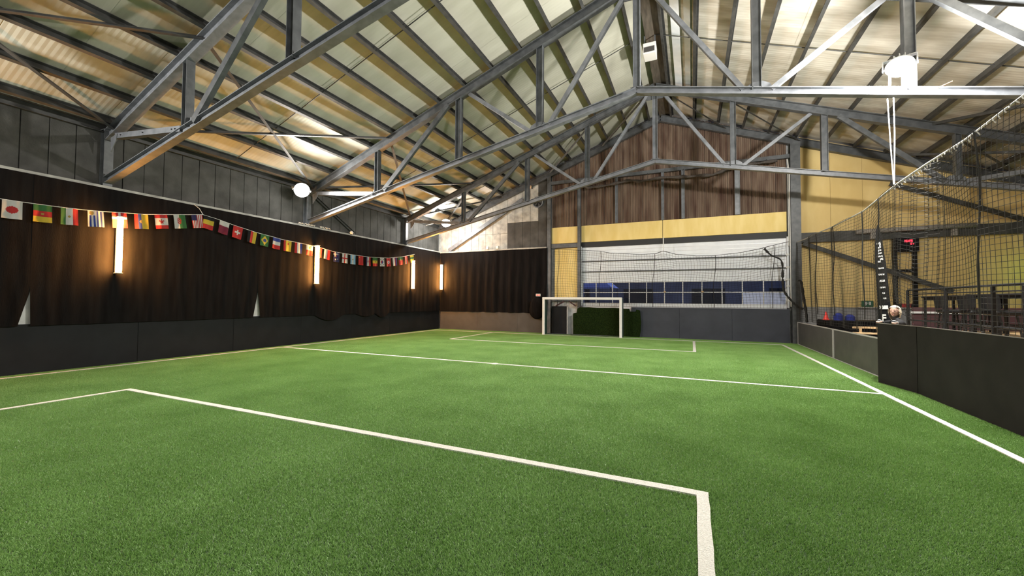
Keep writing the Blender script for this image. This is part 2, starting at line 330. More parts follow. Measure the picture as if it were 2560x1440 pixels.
# backing behind everything, with the door opening left free
build('backing', MB().prism([(XL-.3, 0), (-4.99, 0), (-4.99, 4.40), (3.58, 4.40), (3.58, 0), (XR+.3, 0), (XR+.3, zr2(XR+.3)), (XC, zr2(XC)), (XL-.3, zr2(XL-.3))], 1, YF+.06, YF+.22), M_block, wb)
x = XL
k = 0
while x < -6.9:
    x1 = min(x+.447, -6.86); pale = (-12.0 < x < -9.1) or (-9.1 <= x < -7.3 and False)
    zt0, zt1 = zr(x+.006)+.28, zr(x1-.006)+.28
    e = random.uniform(-.006, .006)
    if -11.2 < x < -7.5:
        zc = 5.05 if x > -9.4 else 5.35
        if x > -9.4: zc = 5.9
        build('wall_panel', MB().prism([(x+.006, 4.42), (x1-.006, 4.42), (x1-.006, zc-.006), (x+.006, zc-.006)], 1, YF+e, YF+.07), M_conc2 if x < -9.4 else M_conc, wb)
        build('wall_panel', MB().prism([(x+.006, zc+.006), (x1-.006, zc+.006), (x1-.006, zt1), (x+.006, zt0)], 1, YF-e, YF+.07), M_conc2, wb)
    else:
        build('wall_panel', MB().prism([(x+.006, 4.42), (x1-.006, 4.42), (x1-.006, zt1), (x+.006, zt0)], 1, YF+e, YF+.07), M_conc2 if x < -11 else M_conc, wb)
    x += .447
build('curtain_rail', MB().box(XL+.2, -6.85, YF-.26, YF, 4.40, 4.44).box(XL+.2, -6.85, YF-.26, YF-.2, 4.44, 4.47), M_conc2, wb)
# rusty corrugated gable sheets
x = -6.62
while x < 3.60:
    x1 = min(x+.90, 3.66); m = MB(); n = int((x1-x)/.0375)
    prof = [(0, 0), (.05, 0), (.065, .03), (.125, .03), (.14, 0)]
    xs_ = []; t = x
    while t < x1-.001:
        for q in prof: 
            if t+q[0] <= x1: xs_.append((t+q[0], q[1]))
        t += .15
    for (xx, d) in xs_:
        m.v += [(xx, YF+.02-d, 5.44), (xx, YF+.02-d, zr(xx)+.30)]
    for i in range(len(xs_)-1): m.f.append((2*i, 2*i+2, 2*i+3, 2*i+1)); m.mi.append(0)
    build('cladding_sheet', m, M_rust, wb); x += .9
# yellow insulation panels
for a, b in ((-6.62, -5.22), (-5.04, -1.22), (-1.20, 3.62)):
    build('yellow_panel', MB().bev(a, b, YF-.10, YF-.02, 4.62, 5.45, .008), M_yel, wb)
build('yellow_panel', MB().bev(-6.46, -5.22, YF-.03, YF+.02, 1.80, 4.36, .008), M_yel, wb)
x = 4.10
while x < XR:
    x1 = min(x+1.02, XR)
    build('yellow_panel', MB().prism([(x+.004, 1.50), (x1-.004, 1.50), (x1-.004, zr(x1)+.28), (x+.004, zr(x)+.28)], 1, YF-.02, YF+.05), M_yelw, wb); x += 1.02
build('block_course', MB().box(4.08, XR, YF-.05, YF+.06, 0, 1.49), M_block, wb)
build('ledge', MB().box(5.9, XR, YF-.16, YF-.05, 1.47, 1.52), M_conc2, wb)
build('block_course', MB().box(-6.62, -5.16, YF-.02, YF+.06, 0, 1.76), M_white_block, wb)
for (a, b, z, d) in ((4.05, XR, 4.31, .39),):
    build('girt', MB().beam((a, YF-.13, z), (b, YF-.13, z), CH(d, .16), (0, 1, 0)), M_purlin, wb)
build('girt', MB().beam((-6.7, YF-.16, 7.76), (3.75, YF-.16, 7.74), CH(.16, .12), (0, 1, 0)), M_steel, wb)
build('girt', MB().beam((-6.7, YF-.10, 1.70), (-5.1, YF-.10, 1.70), CH(.12, .10), (0, 1, 0)), M_steel, wb)
build('girt', MB().beam((-6.62, YF-.12, 4.49), (-5.2, YF-.12, 4.49), CH(.2, .10), (0, 1, 0)), M_steel, wb)
for xm, wd in ((-3.30, .13), (-1.20, .12), (-.33, .14), (1.83, .20)):
    build('mullion_post', MB().beam((xm, YF-.16, 5.46), (xm, YF-.16, 7.70), I(wd, .10), (0, 1, 0)), M_chord, wb)
build('brace', MB().beam((4.15, YF-.22, 4.08), (8.6, YF-.22, 2.10), CH(.16, .08), (0, 1, 0)), M_purlin, wb)
build('brace', MB().beam((6.9, YF-.22, 6.22), (10.6, YF-.22, 4.50), CH(.15, .08), (0, 1, 0)), M_purlin, wb)
build('brace', MB().beam((-12.85, YF-.14, 4.55), (-8.2, YF-.14, 7.10), CH(.20, .10), (0, 1, 0)), M_chord, wb)
for s in (-1, 1):
    xe = XL+.1 if s < 0 else XR-.1
    build('gable_rafter', MB().beam((xe, YF-.17, zr(xe)), (XC, YF-.17, ZA), I(.30, .18), (0, 1, 0)), M_steel, wb)
# portal frame around an inner doorway on the yellow wall
for xx in (7.05, 7.62):
    build('portal_post', MB().box(xx-.06, xx+.06, YF-.14, YF-.02, 1.52, 4.12), M_rail, wb)
build('portal_bar', MB().box(7.05, 7.62, YF-.12, YF-.03, 2.85, 2.95), M_rail, wb)
build('portal_bar', MB().box(7.05, 7.62, YF-.12, YF-.03, 1.52, 1.66), M_rail, wb)

build('wall_right', MB().box(XR, XR+.25, YN-.3, YF+.3, 0, zs(XR)-.02), M_block, kind='structure')
build('wall_front', MB().prism([(XL-.3, 0), (XR+.3, 0), (XR+.3, zr2(XR+.3)), (XC, zr2(XC)), (XL-.3, zr2(XL-.3))], 1, YN-.25, YN), M_block, kind='structure')

# ================================================================== ceiling: purlins, sheets, rods, bracing
ce = empty('ceiling', (XC, 6, ZA+.4), kind='structure')
PX = [.50+.952*k_ for k_ in range(13)]               # distance of each purlin from the ridge
def spur(x): return zr(x)+.24
for s in (-1, 1):
    for d in PX:
        x = XC+s*d; dirn = Vector((-SL*s*-1, 0, 1)).normalized()
        build('purlin', MB().beam((x, YN, spur(x)), (x, YF, spur(x)), CH(.20, .085), (1, 0, -SL*s)), M_purlin, ce)
build('ridge_board', MB().box(XC-.05, XC+.42, YN, YF, zs(XC)-.22, zs(XC)-.12), mat('old_timber', (.055, .045, .035), .9, noise=4, col2=(.10, .085, .065), stretch=(3, .5, 3)), ce)
# corrugated sheets, three lengths up each slope
SW = 1.05
def sheet_mesh(s, d0, d1, lift):
    m = MB(); n = 40
    for i in range(n+1):
        yy = i*(SW+.03)/n; c = (.0016 if d0 > 8 else .0012)*math.cos(2*math.pi*i/4)
        for d in (d0, d1):
            m.v.append((XC+s*d, yy, ZA+.36-SL*d+c+lift))
    m.f = [(2*i, 2*i+2, 2*i+3, 2*i+1) for i in range(n)]; m.mi = [0]*n; return m
ROWS = ((0.0, 4.15, .012), (4.05, 8.25, .004), (8.15, 12.62, -.004))
proto = {}
for s in (-1, 1):
    for ri, (d0, d1, lf) in enumerate(ROWS):
        yy = YN; k = 0
        while yy < YF:
            key = (s, ri)
            if key not in proto:
                mm = sheet_mesh(s, d0, d1, lf); mm.v = [(a, b+yy, c) for a, b, c in mm.v]
                o = build('roof_sheet', mm, M_roof if s < 0 else M_roof2, ce); proto[key] = (o, ORG[o.name].copy())
            else:
                b, org = proto[key]; o = dup(b, org+Vector((0, yy-YN, .006*(k % 2))), ce)
            yy += SW; k += 1
# pale translucent sheets set between the purlins near the far end
for (d0, d1, y0) in ((9.3, 10.2, 17.2), (8.2, 9.2, 18.1), (10.2, 11.2, 17.6)):
    m = MB(); n = 28
    for i in range(n+1):
        for d in (d0, d1): m.v.append((XC-d, y0+i*.85/n, ZA+.325-SL*d+.012*math.cos(2*math.pi*i/4)))
    m.f = [(2*i, 2*i+2, 2*i+3, 2*i+1) for i in range(n)]; m.mi = [0]*n
    build('translucent_sheet', m, M_clear, ce)
for d0, d1 in ((.75, 1.0), (1.12, 1.30)):
    m = MB().add([(XC+d0, 8, ZA+.325-SL*d0), (XC+d1, 8, ZA+.325-SL*d1), (XC+d1, 17.5, ZA+.325-SL*d1), (XC+d0, 17.5, ZA+.325-SL*d0),
                  (XC+d0, 8, ZA+.335-SL*d0), (XC+d1, 8, ZA+.335-SL*d1), (XC+d1, 17.5, ZA+.335-SL*d1), (XC+d0, 17.5, ZA+.335-SL*d0)],
                 [(0, 1, 2, 3), (7, 6, 5, 4), (0, 4, 5, 1), (1, 5, 6, 2), (2, 6, 7, 3), (3, 7, 4, 0)])
    build('translucent_sheet', m, M_clear, ce)
# sag rods half way along each bay
for yy in (2.14, 8.0, 13.62):
    for s in (-1, 1):
        build('sag_rod', MB().tube([(XC+s*.3, yy, spur(XC+.3)), (XC+s*11.9, yy, spur(XC+11.9))], .014, 6), M_purlin, ce)
# cross bracing in the plane of the rafters beside the eaves
BY = [-.79, 5.07, 10.92, 16.78, YF-.17]
for i in range(4):
    a, b = BY[i], BY[i+1]
    for s in (-1, 1):
        xe, xi = XC+s*11.95, XC+s*8.25
        for (p, q) in (((xe, a), (xi, b)), ((xi, a), (xe, b))):
            build('roof_brace', MB().beam((p[0], p[1], zr(p[0])+.10), (q[0], q[1], zr(q[0])+.10), ANG(.085), (0, 0, 1)), M_purlin, ce)
for s in (-1, 1):
    for d0, d1 in ((.0, 2.7), (2.3, 5.4)):
        build('roof_brace', MB().beam((XC+s*d0, 16.78, zr(XC+d0)+.08), (XC+s*d1, YF-.17, zr(XC+d1)+.08), ANG(.06), (0, 0, 1)), M_chord if s < 0 else M_purlin, ce)
        
# ================================================================== steel columns
def column(name, x, y, z1, d, b, side, m, label):
    o = build(name, MB().beam((x, y, 0), (x, y, z1), I(d, b), side), m); tag(o, label, 'column'); return o
for yy, lab in zip(TR, ('dark steel column on the side wall carrying the truss nearest the camera', 'greenish lit steel column beside the bright corner floodlight on the side wall', 'dark steel column nearest the hall corner, above the black curtains')):
    o = thing('steel_column', (XL+.08, yy, 0), lab, 'column', 'columns along the curtained side wall')
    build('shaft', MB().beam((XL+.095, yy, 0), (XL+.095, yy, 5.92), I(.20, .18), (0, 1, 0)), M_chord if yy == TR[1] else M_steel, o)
    build('base_plate', MB().box(XL+.0, XL+.20, yy-.14, yy+.14, 0, .02), M_steel, o)
    build('cap_plate', MB().box(XL+.0, XL+.28, yy-.11, yy+.11, 5.92, 5.94), M_steel, o)
o = thing('steel_column', (3.90, 19.72, 0), 'tall dark blue-grey steel column between the roller door and the yellow wall', 'column')
build('shaft', MB().beam((3.90, 19.72, 0), (3.90, 19.72, zr(3.9)-.1), I(.24, .34), (1, 0, 0)), M_steel, o)
build('base_plate', MB().box(3.70, 4.10, 19.56, 19.88, 0, .025), M_steel, o)
build('conduit', MB().tube([(3.70, 19.66, 1.5), (3.70, 19.66, 7.0), (3.64, 19.7, 7.6)], .022, 6), M_cable, o)
build('conduit', MB().tube([(3.66, 19.72, 4.0), (3.66, 19.72, 7.3)], .016, 6), M_cable, o)
o = thing('steel_column', (-6.72, 19.80, 0), 'grey steel column between the pale concrete panels and the rusty cladding', 'column')
build('shaft', MB().beam((-6.72, 19.80, 0), (-6.72, 19.80, zr(-6.72)-.12), I(.16, .20), (1, 0, 0)), M_steel, o)
build('base_plate', MB().box(-6.85, -6.59, 19.68, 19.92, 0, .02), M_steel, o)
o = thing('steel_column', (-5.12, 19.72, 0), 'slim grey steel post on the left jamb of the roller door', 'column')
build('shaft', MB().beam((-5.12, 19.72, 0), (-5.12, 19.72, 7.62), I(.15, .15), (1, 0, 0)), M_steel, o)
build('base_plate', MB().box(-5.24, -5.0, 19.6, 19.84, 0, .02), M_steel, o)

# ================================================================== roof trusses
def zc(x): return 7.24-.2125*abs(x-XC)               # bottom chord axis
def truss(yy, label):
    t = thing('roof_truss', (XC, yy, 4.6), label, 'truss', 'steel roof trusses across the hall')
    Sd = (0, 1, 0)
    for s in (-1, 1):
        X = lambda d: XC+s*d
        xe = X(12.15)
        build('rafter', MB().beam((xe, yy, zr(xe)), (XC, yy, ZA), I(.27, .20, .022), Sd), M_chord if yy == TR[0] else M_steel, t)  # nearest truss: floodlit look of the rafters put into a paler steel
        build('bottom_chord', MB().beam((xe, yy, zc(xe)), (XC, yy, zc(XC)), I(.17, .17, .016), Sd), M_chord, t)
        for d, wdt in ((8.78, .15), (5.46, .19), (2.72, .19)):
            build('post', MB().beam((X(d), yy, zc(X(d))+.06), (X(d), yy, zr(X(d))-.12), I(wdt, .17, .014), Sd), M_steel, t)
        # web diagonals
        build('diagonal', MB().beam((X(8.45), yy-.035, zc(X(8.5))+.05), (X(5.85), yy-.035, zr(X(5.8))-.12), CH(.15, .10), Sd), M_steel, t)
        build('diagonal', MB().beam((X(5.10), yy+.03, zr(X(5.1))-.14), (X(3.02), yy+.03, zc(X(3.0))+.06), ANG(.11), Sd), M_chord, t)
        build('diagonal', MB().beam((X(2.45), yy+.03, zc(X(2.5))+.06), (X(.28), yy+.03, zr(X(.3))-.14), ANG(.11), Sd), M_chord, t)
        # end strut from the eaves knee to the foot of the outer post
        es_ = build('end_strut', MB().beam((X(11.75), yy, zr(X(11.75))-.22), (X(8.95), yy, zc(X(8.9))+.07), CH(.13, .12), Sd), M_chord, t)
        if yy == TR[0] and s < 0:
            for d in (11.45, 10.45, 9.25, 9.12):
                bx_ = X(d); k_ = (d-8.95)/2.8; bz_ = (zc(X(8.9))+.07)*(1-k_)+(zr(X(11.75))-.22)*k_
                build('bolt', MB().lathe([(0, .0), (.022, 0), (.022, .02), (0, .02)], (bx_, yy-.06, bz_-.01), 6), M_rail, es_)
        # bolted plates
        for d, top in ((8.70, 0), (2.75, 0)):
            x = X(d); zz = zc(x)+.04
            g = MB().prism([(x-.30, zz+.02), (x+.30, zz+.02), (x+.24, zz+.12), (x+.10, zz+.20), (x-.10, zz+.20), (x-.24, zz+.12)], 1, yy-.008, yy+.008)
            gp = build('gusset_plate', g, M_chord, t)
        x = X(11.9); zz = zr(x)-.16
        build('knee_plate', MB().prism([(x, zz-.04), (x-s*.30, zz+.02), (x-s*.26, zz-.14), (x-s*.02, zz-.40)], 1, yy-.075, yy-.06), M_chord, t)
    build('king_post', MB().beam((XC, yy, zc(XC)+.06), (XC, yy, ZA-.12), I(.18, .17, .014), Sd), M_chord, t)
    build('apex_plate', MB().prism([(XC-.45, ZA-.28), (XC+.45, ZA-.28), (XC+.3, ZA-.48), (XC-.3, ZA-.48)], 1, yy-.01, yy+.01), M_steel, t)
    b = MB()
    for i in range(8): 
        b.lathe([(0, .02), (.016, .02), (.016, 0)], (XC-.14+.04*i, yy-.05, zc(XC)+.085), 6)
    build('splice_bolts', b, M_chord, t)
    return t
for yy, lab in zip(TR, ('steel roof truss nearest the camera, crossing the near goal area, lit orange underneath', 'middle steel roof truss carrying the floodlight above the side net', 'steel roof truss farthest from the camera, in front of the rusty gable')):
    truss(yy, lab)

# ================================================================== sectional door in the back wall
dr = empty('door_1', (-.72, YF-.03, 0), kind='structure')
Yd = YF-.02
def zsec(i): return (1.46, 1.56, 2.60, 3.13, 3.65, 4.34)[i]
for z0, z1 in ((0.02, 1.44),):
    build('door_section', MB().box(-5.0, 3.60, Yd, Yd+.05, z0, z1), M_door, dr)
build('bottom_rail', MB().bev(-5.0, 3.60, Yd-.03, Yd+.05, 1.44, 1.56, .008), M_door, dr)
for z0, z1 in ((2.61, 3.12), (3.14, 3.64), (3.66, 4.36)):
    sec = build('door_section', MB().box(-5.0, 3.60, Yd, Yd+.05, z0, z1), M_door, dr)
    n = 3 if z1 < 4 else 4
    for i in range(1, n):
        zz = z0+(z1-z0)*i/n; build('groove', MB().box(-5.0, 3.6, Yd-.006, Yd, zz-.008, zz+.008), M_alu, sec)
for zz in (3.13, 3.65):
    build('stiffener_rail', MB().beam((-5.02, Yd-.05, zz), (3.62, Yd-.05, zz-.02), CH(.05, .05), (0, 1, 0)), M_steel, dr)
ML = [-5.0, -4.32, -3.52, -2.73, -1.94, -1.15, -.37, .42, 1.22, 2.0, 2.78, 3.58]
for row, (z0, z1) in enumerate(((2.12, 2.58), (1.58, 2.08))):
    for i in range(len(ML)-1):
        fz = row == 1 and ML[i] >= 1.99
        build('window_pane', MB().box(ML[i]+.02, ML[i+1]-.02, Yd+.015, Yd+.03, z0, z1), M_frost if fz else M_glass, dr)
for xx in ML:
    build('mullion', MB().bev(xx-.022, xx+.022, Yd-.01, Yd+.05, 1.56, 2.61, .006), M_alu, dr)
for zz in (2.10, 2.595, 1.57):
    build('transom', MB().bev(-5.0, 3.6, Yd-.012, Yd+.05, zz-.022, zz+.022, .006), M_alu, dr)
for xx in (-5.05, 3.64):
    tr_ = build('door_track', MB().box(xx-.03, xx+.03, Yd-.12, Yd+.02, 1.45, 4.40), M_door, dr)
    for zz in (1.75, 2.35, 2.62, 3.13, 3.65): build('hinge', MB().bev(xx-.07, xx+.05, Yd-.14, Yd-.10, zz-.04, zz+.04, .008), M_box_white, tr_)
build('header', MB().box(-5.05, 3.62, YF-.09, YF+.02, 4.36, 4.61), M_doorblack, dr)
for xx in (-1.13, .44):
    hn = build('lift_handle', MB().lathe([(0, 0), (.05, .0), (.055, .03), (.03, .06), (0, .06)], (xx, Yd-.09, 2.10), 12), M_wood, dr)

# ================================================================== perimeter boards
def boards(name, axis, fixed, thick, a0, a1, z1, step, m, label, cat='board', gap=.003):
    t = thing(name, (fixed, (a0+a1)/2, 0) if axis == 1 else ((a0+a1)/2, fixed, 0), label, cat)
    a = a0
    while a < a1-.05:
        b = min(a+step, a1); e = random.uniform(-.004, .004)
        if axis == 1: mb = MB().bev(fixed-thick, fixed+e, a+gap/2, b-gap/2, 0, z1, .006)
        else: mb = MB().bev(a+gap/2, b-gap/2, fixed+e, fixed+thick, 0, z1, .006)
        build('board_panel', mb, m, t); a += step
    return t
boards('kickboard', 1, -13.40, .04, -4.0, 19.70, 1.10, 2.44, M_board, 'long black kickboard under the black curtains along the side touchline')
boards('kickboard', 0, 19.75, .04, -13.36, -6.95, 1.07, 2.44, M_board_grey, 'warm grey kickboard under the curtain, between the corner and the goal')
boards('kickboard', 0, 19.75, .04, -2.62, 3.66, 1.40, 2.10, M_board_blue, 'tall slate blue kickboard below the roller door, between the goal and the column')
t = thing('kickboard', (3.84, 4.5, 0), 'charcoal kickboard beside the camera on the seating side, with a slightly open end panel', 'board')
pv = [(3.60, 11.02), (3.83, 9.985), (3.87, 9.995), (3.64, 11.03)]
build('board_panel', MB().prism(pv, 2, 0, 1.245), M_side, t)
for a, b in ((6.10, 9.97), (2.2, 6.09), (-1.7, 2.19)):
    p = build('board_panel', MB().bev(3.83, 3.87, a, b, 0, 1.25, .006), M_side, t)
build('cap_strip', MB().prism([(3.59, 11.03), (3.82, 9.985), (3.82, -1.7), (3.88, -1.7), (3.88, 9.99), (3.65, 11.04)], 2, 1.252, 1.262), mat('cap_grey', (.10, .095, .085), .6), t)
lb = thing('low_barrier', (3.87, 15.3, 0), 'low grey sheet barrier with a pale metal frame between the charcoal kickboard and the column', 'barrier')
for a, b in ((11.5, 14.99), (15.05, 19.45)):
    build('sheet', MB().box(3.875, 3.885, a+.03, b-.03, .03, .87), M_mesh, lb)
    fr = MB().box(3.86, 3.90, a, b, .87, .90).box(3.86, 3.90, a, b, 0, .03).box(3.86, 3.90, a, a+.035, .03, .87).box(3.86, 3.90, b-.035, b, .03, .87)
    build('frame', fr, M_alu, lb)

# ================================================================== black curtains
def curtain_side(y0, y1, e0, e1, label, seed, droops=()):
    """hanging cloth on the side wall; e0/e1 push the bottom corner sideways where two widths part"""
    rnd = random.Random(seed); ph = [rnd.uniform(0, 6.28) for _ in range(5)]
    n = max(8, int((y1-y0)/.07)); nz = 22
    def P(u, v):
        z = 4.43-v*3.37; yb = y0+(y1-y0)*u
        part = max(0.0, (2.0-z)/.95) if z < 2.0 else 0.0
        yy = yb+(e0*part*max(0, 1-u*(y1-y0)/.8) if e0 else 0)+(e1*part*max(0, 1-(1-u)*(y1-y0)/.8) if e1 else 0)
        a = .006+.008*v
        x = -13.345+a*(math.sin(yb*7.1+ph[0])*.5+math.sin(yb*17.3+ph[1]+.5*math.sin(z*1.3))*.6+math.sin(yb*2.9+ph[2]+z*.2)*.4)
        if v > .9:
            for (c, wd, dz) in droops:
                tt = 1-((yb-c)/wd)**2
                if tt > 0: z -= dz*tt*(v-.9)/.1; x += .05*tt*(v-.9)/.1
        return (min(x, -13.30), yy, z)
    o = build('curtain', MB().grid(P, n, nz), M_cloth, smooth=True); return tag(o, label, 'curtain', 'black curtains around the pitch')
curtain_side(-3.9, 3.84, 0, -.20, 'black curtain beside the camera on the side wall, edged by a grey triangular gap', 1)
curtain_side(3.80, 8.94, .03, -.16, 'black curtain behind the first orange tube, between the two bright gaps', 2)
curtain_side(8.92, 13.2, .10, 0, 'black curtain behind the second orange tube, with creases above a drooping hem', 3, ((11.9, .7, .22),))
curtain_side(13.2, 19.66, 0, 0, 'black curtain running into the hall corner behind the third orange tube', 4, ((13.9, .6, .13), (14.9, .45, .20)))
def cb(u, v):
    xx = -13.34+u*(6.55); z = 4.40-v*3.36
    a = .015+.05*min(1, v*1.6)
    ease = min(1, max(0, (xx+12.6)/2))
    yy = 19.70+a*ease*(math.sin(xx*13+.6*math.sin(z))*.6+math.sin(xx*5.3+1)*.5)-.01
    if u > .86 and v > .5: k_ = (u-.86)/.14*(v-.5)/.5; yy -= .10*math.sin(k_*3.14)*1.0; z -= .10*k_
    return (xx, min(yy, 19.745), z)
o = build('curtain', MB().grid(cb, 150, 22), M_cloth, smooth=True); tag(o, 'black pleated curtain on the back wall between the corner and the goal', 'curtain', 'black curtains around the pitch')
# cloth bundle gathered at the end of the back curtain
bm = bmesh.new(); bmesh.ops.create_uvsphere(bm, u_segments=24, v_segments=14, radius=1)
for v in bm.verts:
    q = v.co; k_ = 1+.06*math.sin(q.x*9+q.z*5)+.05*math.sin(q.y*11)
    v.co = Vector((-7.28+q.x*.40*k_*(1-.18*q.z), 19.50+q.y*.17*k_, 1.32+q.z*.60))
o = build('cloth_bundle', MB().bm(bm), M_cloth, smooth=True); tag(o, 'bulging bundle of black cloth at the foot of the curtain next to the goal', 'cloth')
st = thing('sticker', (-7.15, 19.32, 1.92), 'small white sticker with a red print on the black cloth by the goal', 'sticker')
build('backing', MB().bev(-7.27, -7.02, 19.305, 19.33, 1.90, 2.03, .004), M_box_white, st)
for i in range(3): build('print', MB().box(-7.23+.065*i, -7.19+.065*i, 19.30, 19.306, 1.925, 2.0), M_coneor, st)

# ================================================================== orange wall tubes
def wall_tube(x, y, z0, z1, nrm, label):
    t = thing('wall_lamp', (x, y, z0), label, 'lamp', 'orange tube lamps on the curtains')
    nx, ny = nrm
    def bx(a, b, d0, d1, za, zb):    # a,b along the wall; d0,d1 outwards
        if nx: return MB().bev(x+d0, x+d1, y+a, y+b, za, zb, .006)
        return MB().bev(x+a, x+b, y-d1, y-d0, za, zb, .006)
    build('housing', bx(-.03, .03, -.02, .03, z0-.03, z1+.03), M_lampbody, t)
    c = (x+.13, y) if nx else (x, y-.13)
    build('tube', MB().tube([(c[0], c[1], z0), (c[0], c[1], z0+.02), (c[0], c[1], z1-.02), (c[0], c[1], z1)], [.045, .055, .055, .045], 12), M_tube, t, smooth=True)
    for za in (z0-.03, z1+.005):
        build('end_cap', bx(-.06, .06, .0, .19, za, za+.025), M_lampbody, t)
    return t
wall_tube(-13.27, 5.22, 2.33, 3.72, (1, 0), 'glowing orange tube lamp nearest the camera, below the red flag with a white cross')
wall_tube(-13.27, 11.10, 2.29, 3.74, (1, 0), 'glowing orange tube lamp in the middle of the curtained side wall, below the yellow flags')
wall_tube(-13.27, 16.97, 2.27, 3.70, (1, 0), 'glowing orange tube lamp under the end of the flag string')
wall_tube(-13.13, 19.60, 2.29, 3.69, (0, 1), 'glowing orange tube lamp in the hall corner, clear of the flags')

# ================================================================== white floodlights
def flood(loc, aim, watts, label, arms=None, beam=None, rad=.25):
    """round high-bay LED lamp: drum, cooling fins, bright lens, yoke; its own light sits just below the lens"""
    t = thing('floodlight', loc, label, 'floodlight', 'white floodlights under the roof')
    a = Vector(aim).normalized(); side = a.cross(Vector((0, 0, 1))).normalized(); upv = side.cross(a)
    c = Vector(loc); Tm = Matrix.Translation(c) @ Matrix((side, upv, -a)).transposed().to_4x4()
    def tf(m): m.v = [tuple(Tm @ Vector(v)) for v in m.v]; return m
    build('housing', tf(MB().lathe([(0, .16), (rad*.45, .16), (rad*.5, .10), (rad, .05), (rad*1.06, .0), (rad*.96, -.005), (0, .0)], (0, 0, 0), 28)), M_lampbody, t)
    fins = MB()
    for i in range(12):
        k = i*math.pi/6; ca, sa = math.cos(k), math.sin(k)
        fins.prism([(ca*rad*.2-sa*.006, sa*rad*.2+ca*.006), (ca*rad*.8-sa*.006, sa*rad*.8+ca*.006), (ca*rad*.8+sa*.006, sa*rad*.8-ca*.006), (ca*rad*.2+sa*.006, sa*rad*.2-ca*.006)], 2, .08, .19)
    build('cooling_fins', tf(fins), M_lampbody, t)
    build('lens', tf(MB().lathe([(rad*.95, -.006), (rad*.92, -.06), (rad*.72, -.125), (rad*.4, -.165), (0, -.18)], (0, 0, 0), 28)), M_lens, t, smooth=True)
    build('yoke', tf(MB().box(-rad-.05, -rad-.03, -.03, .03, -.02, .24).box(rad+.03, rad+.05, -.03, .03, -.02, .24).box(-rad-.05, rad+.05, -.03, .03, .24, .26)), M_lampbody, t)
    if arms:
        for p, q in arms: build('arm', MB().tube([p, q], .022, 8), M_pale, t)
    light('lamp', c+a*.30, watts, .20, (1.0, .97, .90), t, beam)
    return t
flood((-12.85, 10.12, 5.62), (1, -.55, -.6), FLOOD_W*1.4, 'blinding white floodlight beside the greenish steel column on the curtained wall', [((-12.95, 10.2, 5.80), (-13.5, 10.85, 5.80))], (1, -.1, -.35))
flood((-12.1, 18.35, 5.84), (.45, -.75, -1), FLOOD_W*.16, 'blinding white floodlight in the hall corner beyond the farthest truss', [((-12.2, 18.4, 6.0), (-13.6, 18.6, 5.86))])
flood((3.96, 10.74, 6.58), (-.2, -.50, -1), FLOOD_W*1.35, 'blinding white floodlight on two arms above the middle truss chord, over the seating side', [((3.84, 10.9, 6.08), (3.84, 10.84, 6.62)), ((4.10, 10.9, 6.02), (4.10, 10.84, 6.62))], None, .22)
# lamps of the same kind on the trusses outside the frame
flood((3.96, 5.00, 6.58), (-.2, .6, -1), FLOOD_W*.75, 'white floodlight over the seating side on the truss nearest the camera, outside the view', None, (-1, .4, .15), .22)
flood((-12.85, -1.0, 5.62), (1, .5, -.6), FLOOD_W*1.1, 'white floodlight on the curtained wall behind the camera', None, (1, .6, .25))
flood((3.96, -.9, 6.58), (-.2, .5, -1), FLOOD_W*.5, 'white floodlight on the seating side behind the camera', None, (-1, .6, .35), .22)
rp = thing('lamp_rope', (3.87, 10.86, 4.16), 'pair of thin pale ropes hanging from the floodlight truss to the net rope', 'rope')
build('strand', MB().tube([(3.80, 10.88, 6.00), (3.83, 10.87, 5.0), (3.86, 10.85, 4.16)], .011, 6), M_cable, rp)
build('strand', MB().tube([(3.90, 10.88, 6.00), (3.90, 10.87, 5.2), (3.87, 10.85, 4.16)], .011, 6), M_cable, rp)
oc = MB().tube([(4.14, 10.80, 6.12), (4.3, 10.78, 6.02), (4.55, 10.8, 6.03), (4.8, 10.85, 6.14)], .010, 6)
tag(build('lamp_cable', oc, mat('orange_cable', (.75, .30, .16), .6)), 'thin orange cable looping from the floodlight over the seating side', 'cable')

# ================================================================== nets
def net_mesh(P, nu, nv, r):
    """knotted mesh: every cord is a thin three-sided tube through the knots P(i, j)"""
    m = MB(); K = [[Vector(P(i/nu, j/nv)) for i in range(nu+1)] for j in range(nv+1)]
    for j in range(nv+1): m.tube(K[j], r, 3, cap=False)
    for i in range(nu+1): m.tube([K[j][i] for j in range(nv+1)], r, 3, cap=False)
    return m
RT = [(19.62, 4.12), (18.2, 4.06), (17.06, 4.05), (14.9, 3.98), (12.67, 3.97), (10.85, 4.15), (9.6, 4.20), (8.55, 4.25), (7.2, 4.39), (5.07, 4.62), (3.0, 4.5)]
def rope_z(y):
    for (a, za), (b, zb) in zip(RT, RT[1:]):
        if b <= y <= a: return za+(zb-za)*(a-y)/(a-b)
    return RT[-1][1]
sn = thing('barrier_net', (3.9, 11, 1.25), 'tall black barrier net hanging from a pale rope along the seating side', 'net')
ROP = [16.8, 14.95, 12.68, 11.75, 8.25, 6.2, 4.3]
def PN(u, v):
    y = 19.60-u*16.4
    zt = rope_z(y); zb = 1.28 if y < 11.6 else .98
    if abs(y-11.2) < 1.0: zb = max(zb, 1.72-.45*(abs(y-11.2)/1.0)**4)
    z = zt+(zb-zt)*v
    near = min(abs(y-q) for q in ROP+[19.6]); sag = .06*math.sin(min(1, near/1.0)*1.57)*math.sin(v*3.14)
    bunch = math.exp(-((y-10.1)/.55)**2)
    x = 3.90+.05*math.sin(y*2.1+v*2)+.03*math.sin(y*5.3)*(.3+v)+bunch*.10*math.sin(y*21)
    y += .10*math.sin(y*3.1)+.06*math.sin(v*5+y)*v
    return (x, min(y, 19.62), z-sag)
build('mesh', net_mesh(PN, 196, 36, .0038), M_cord, sn, kind='stuff')
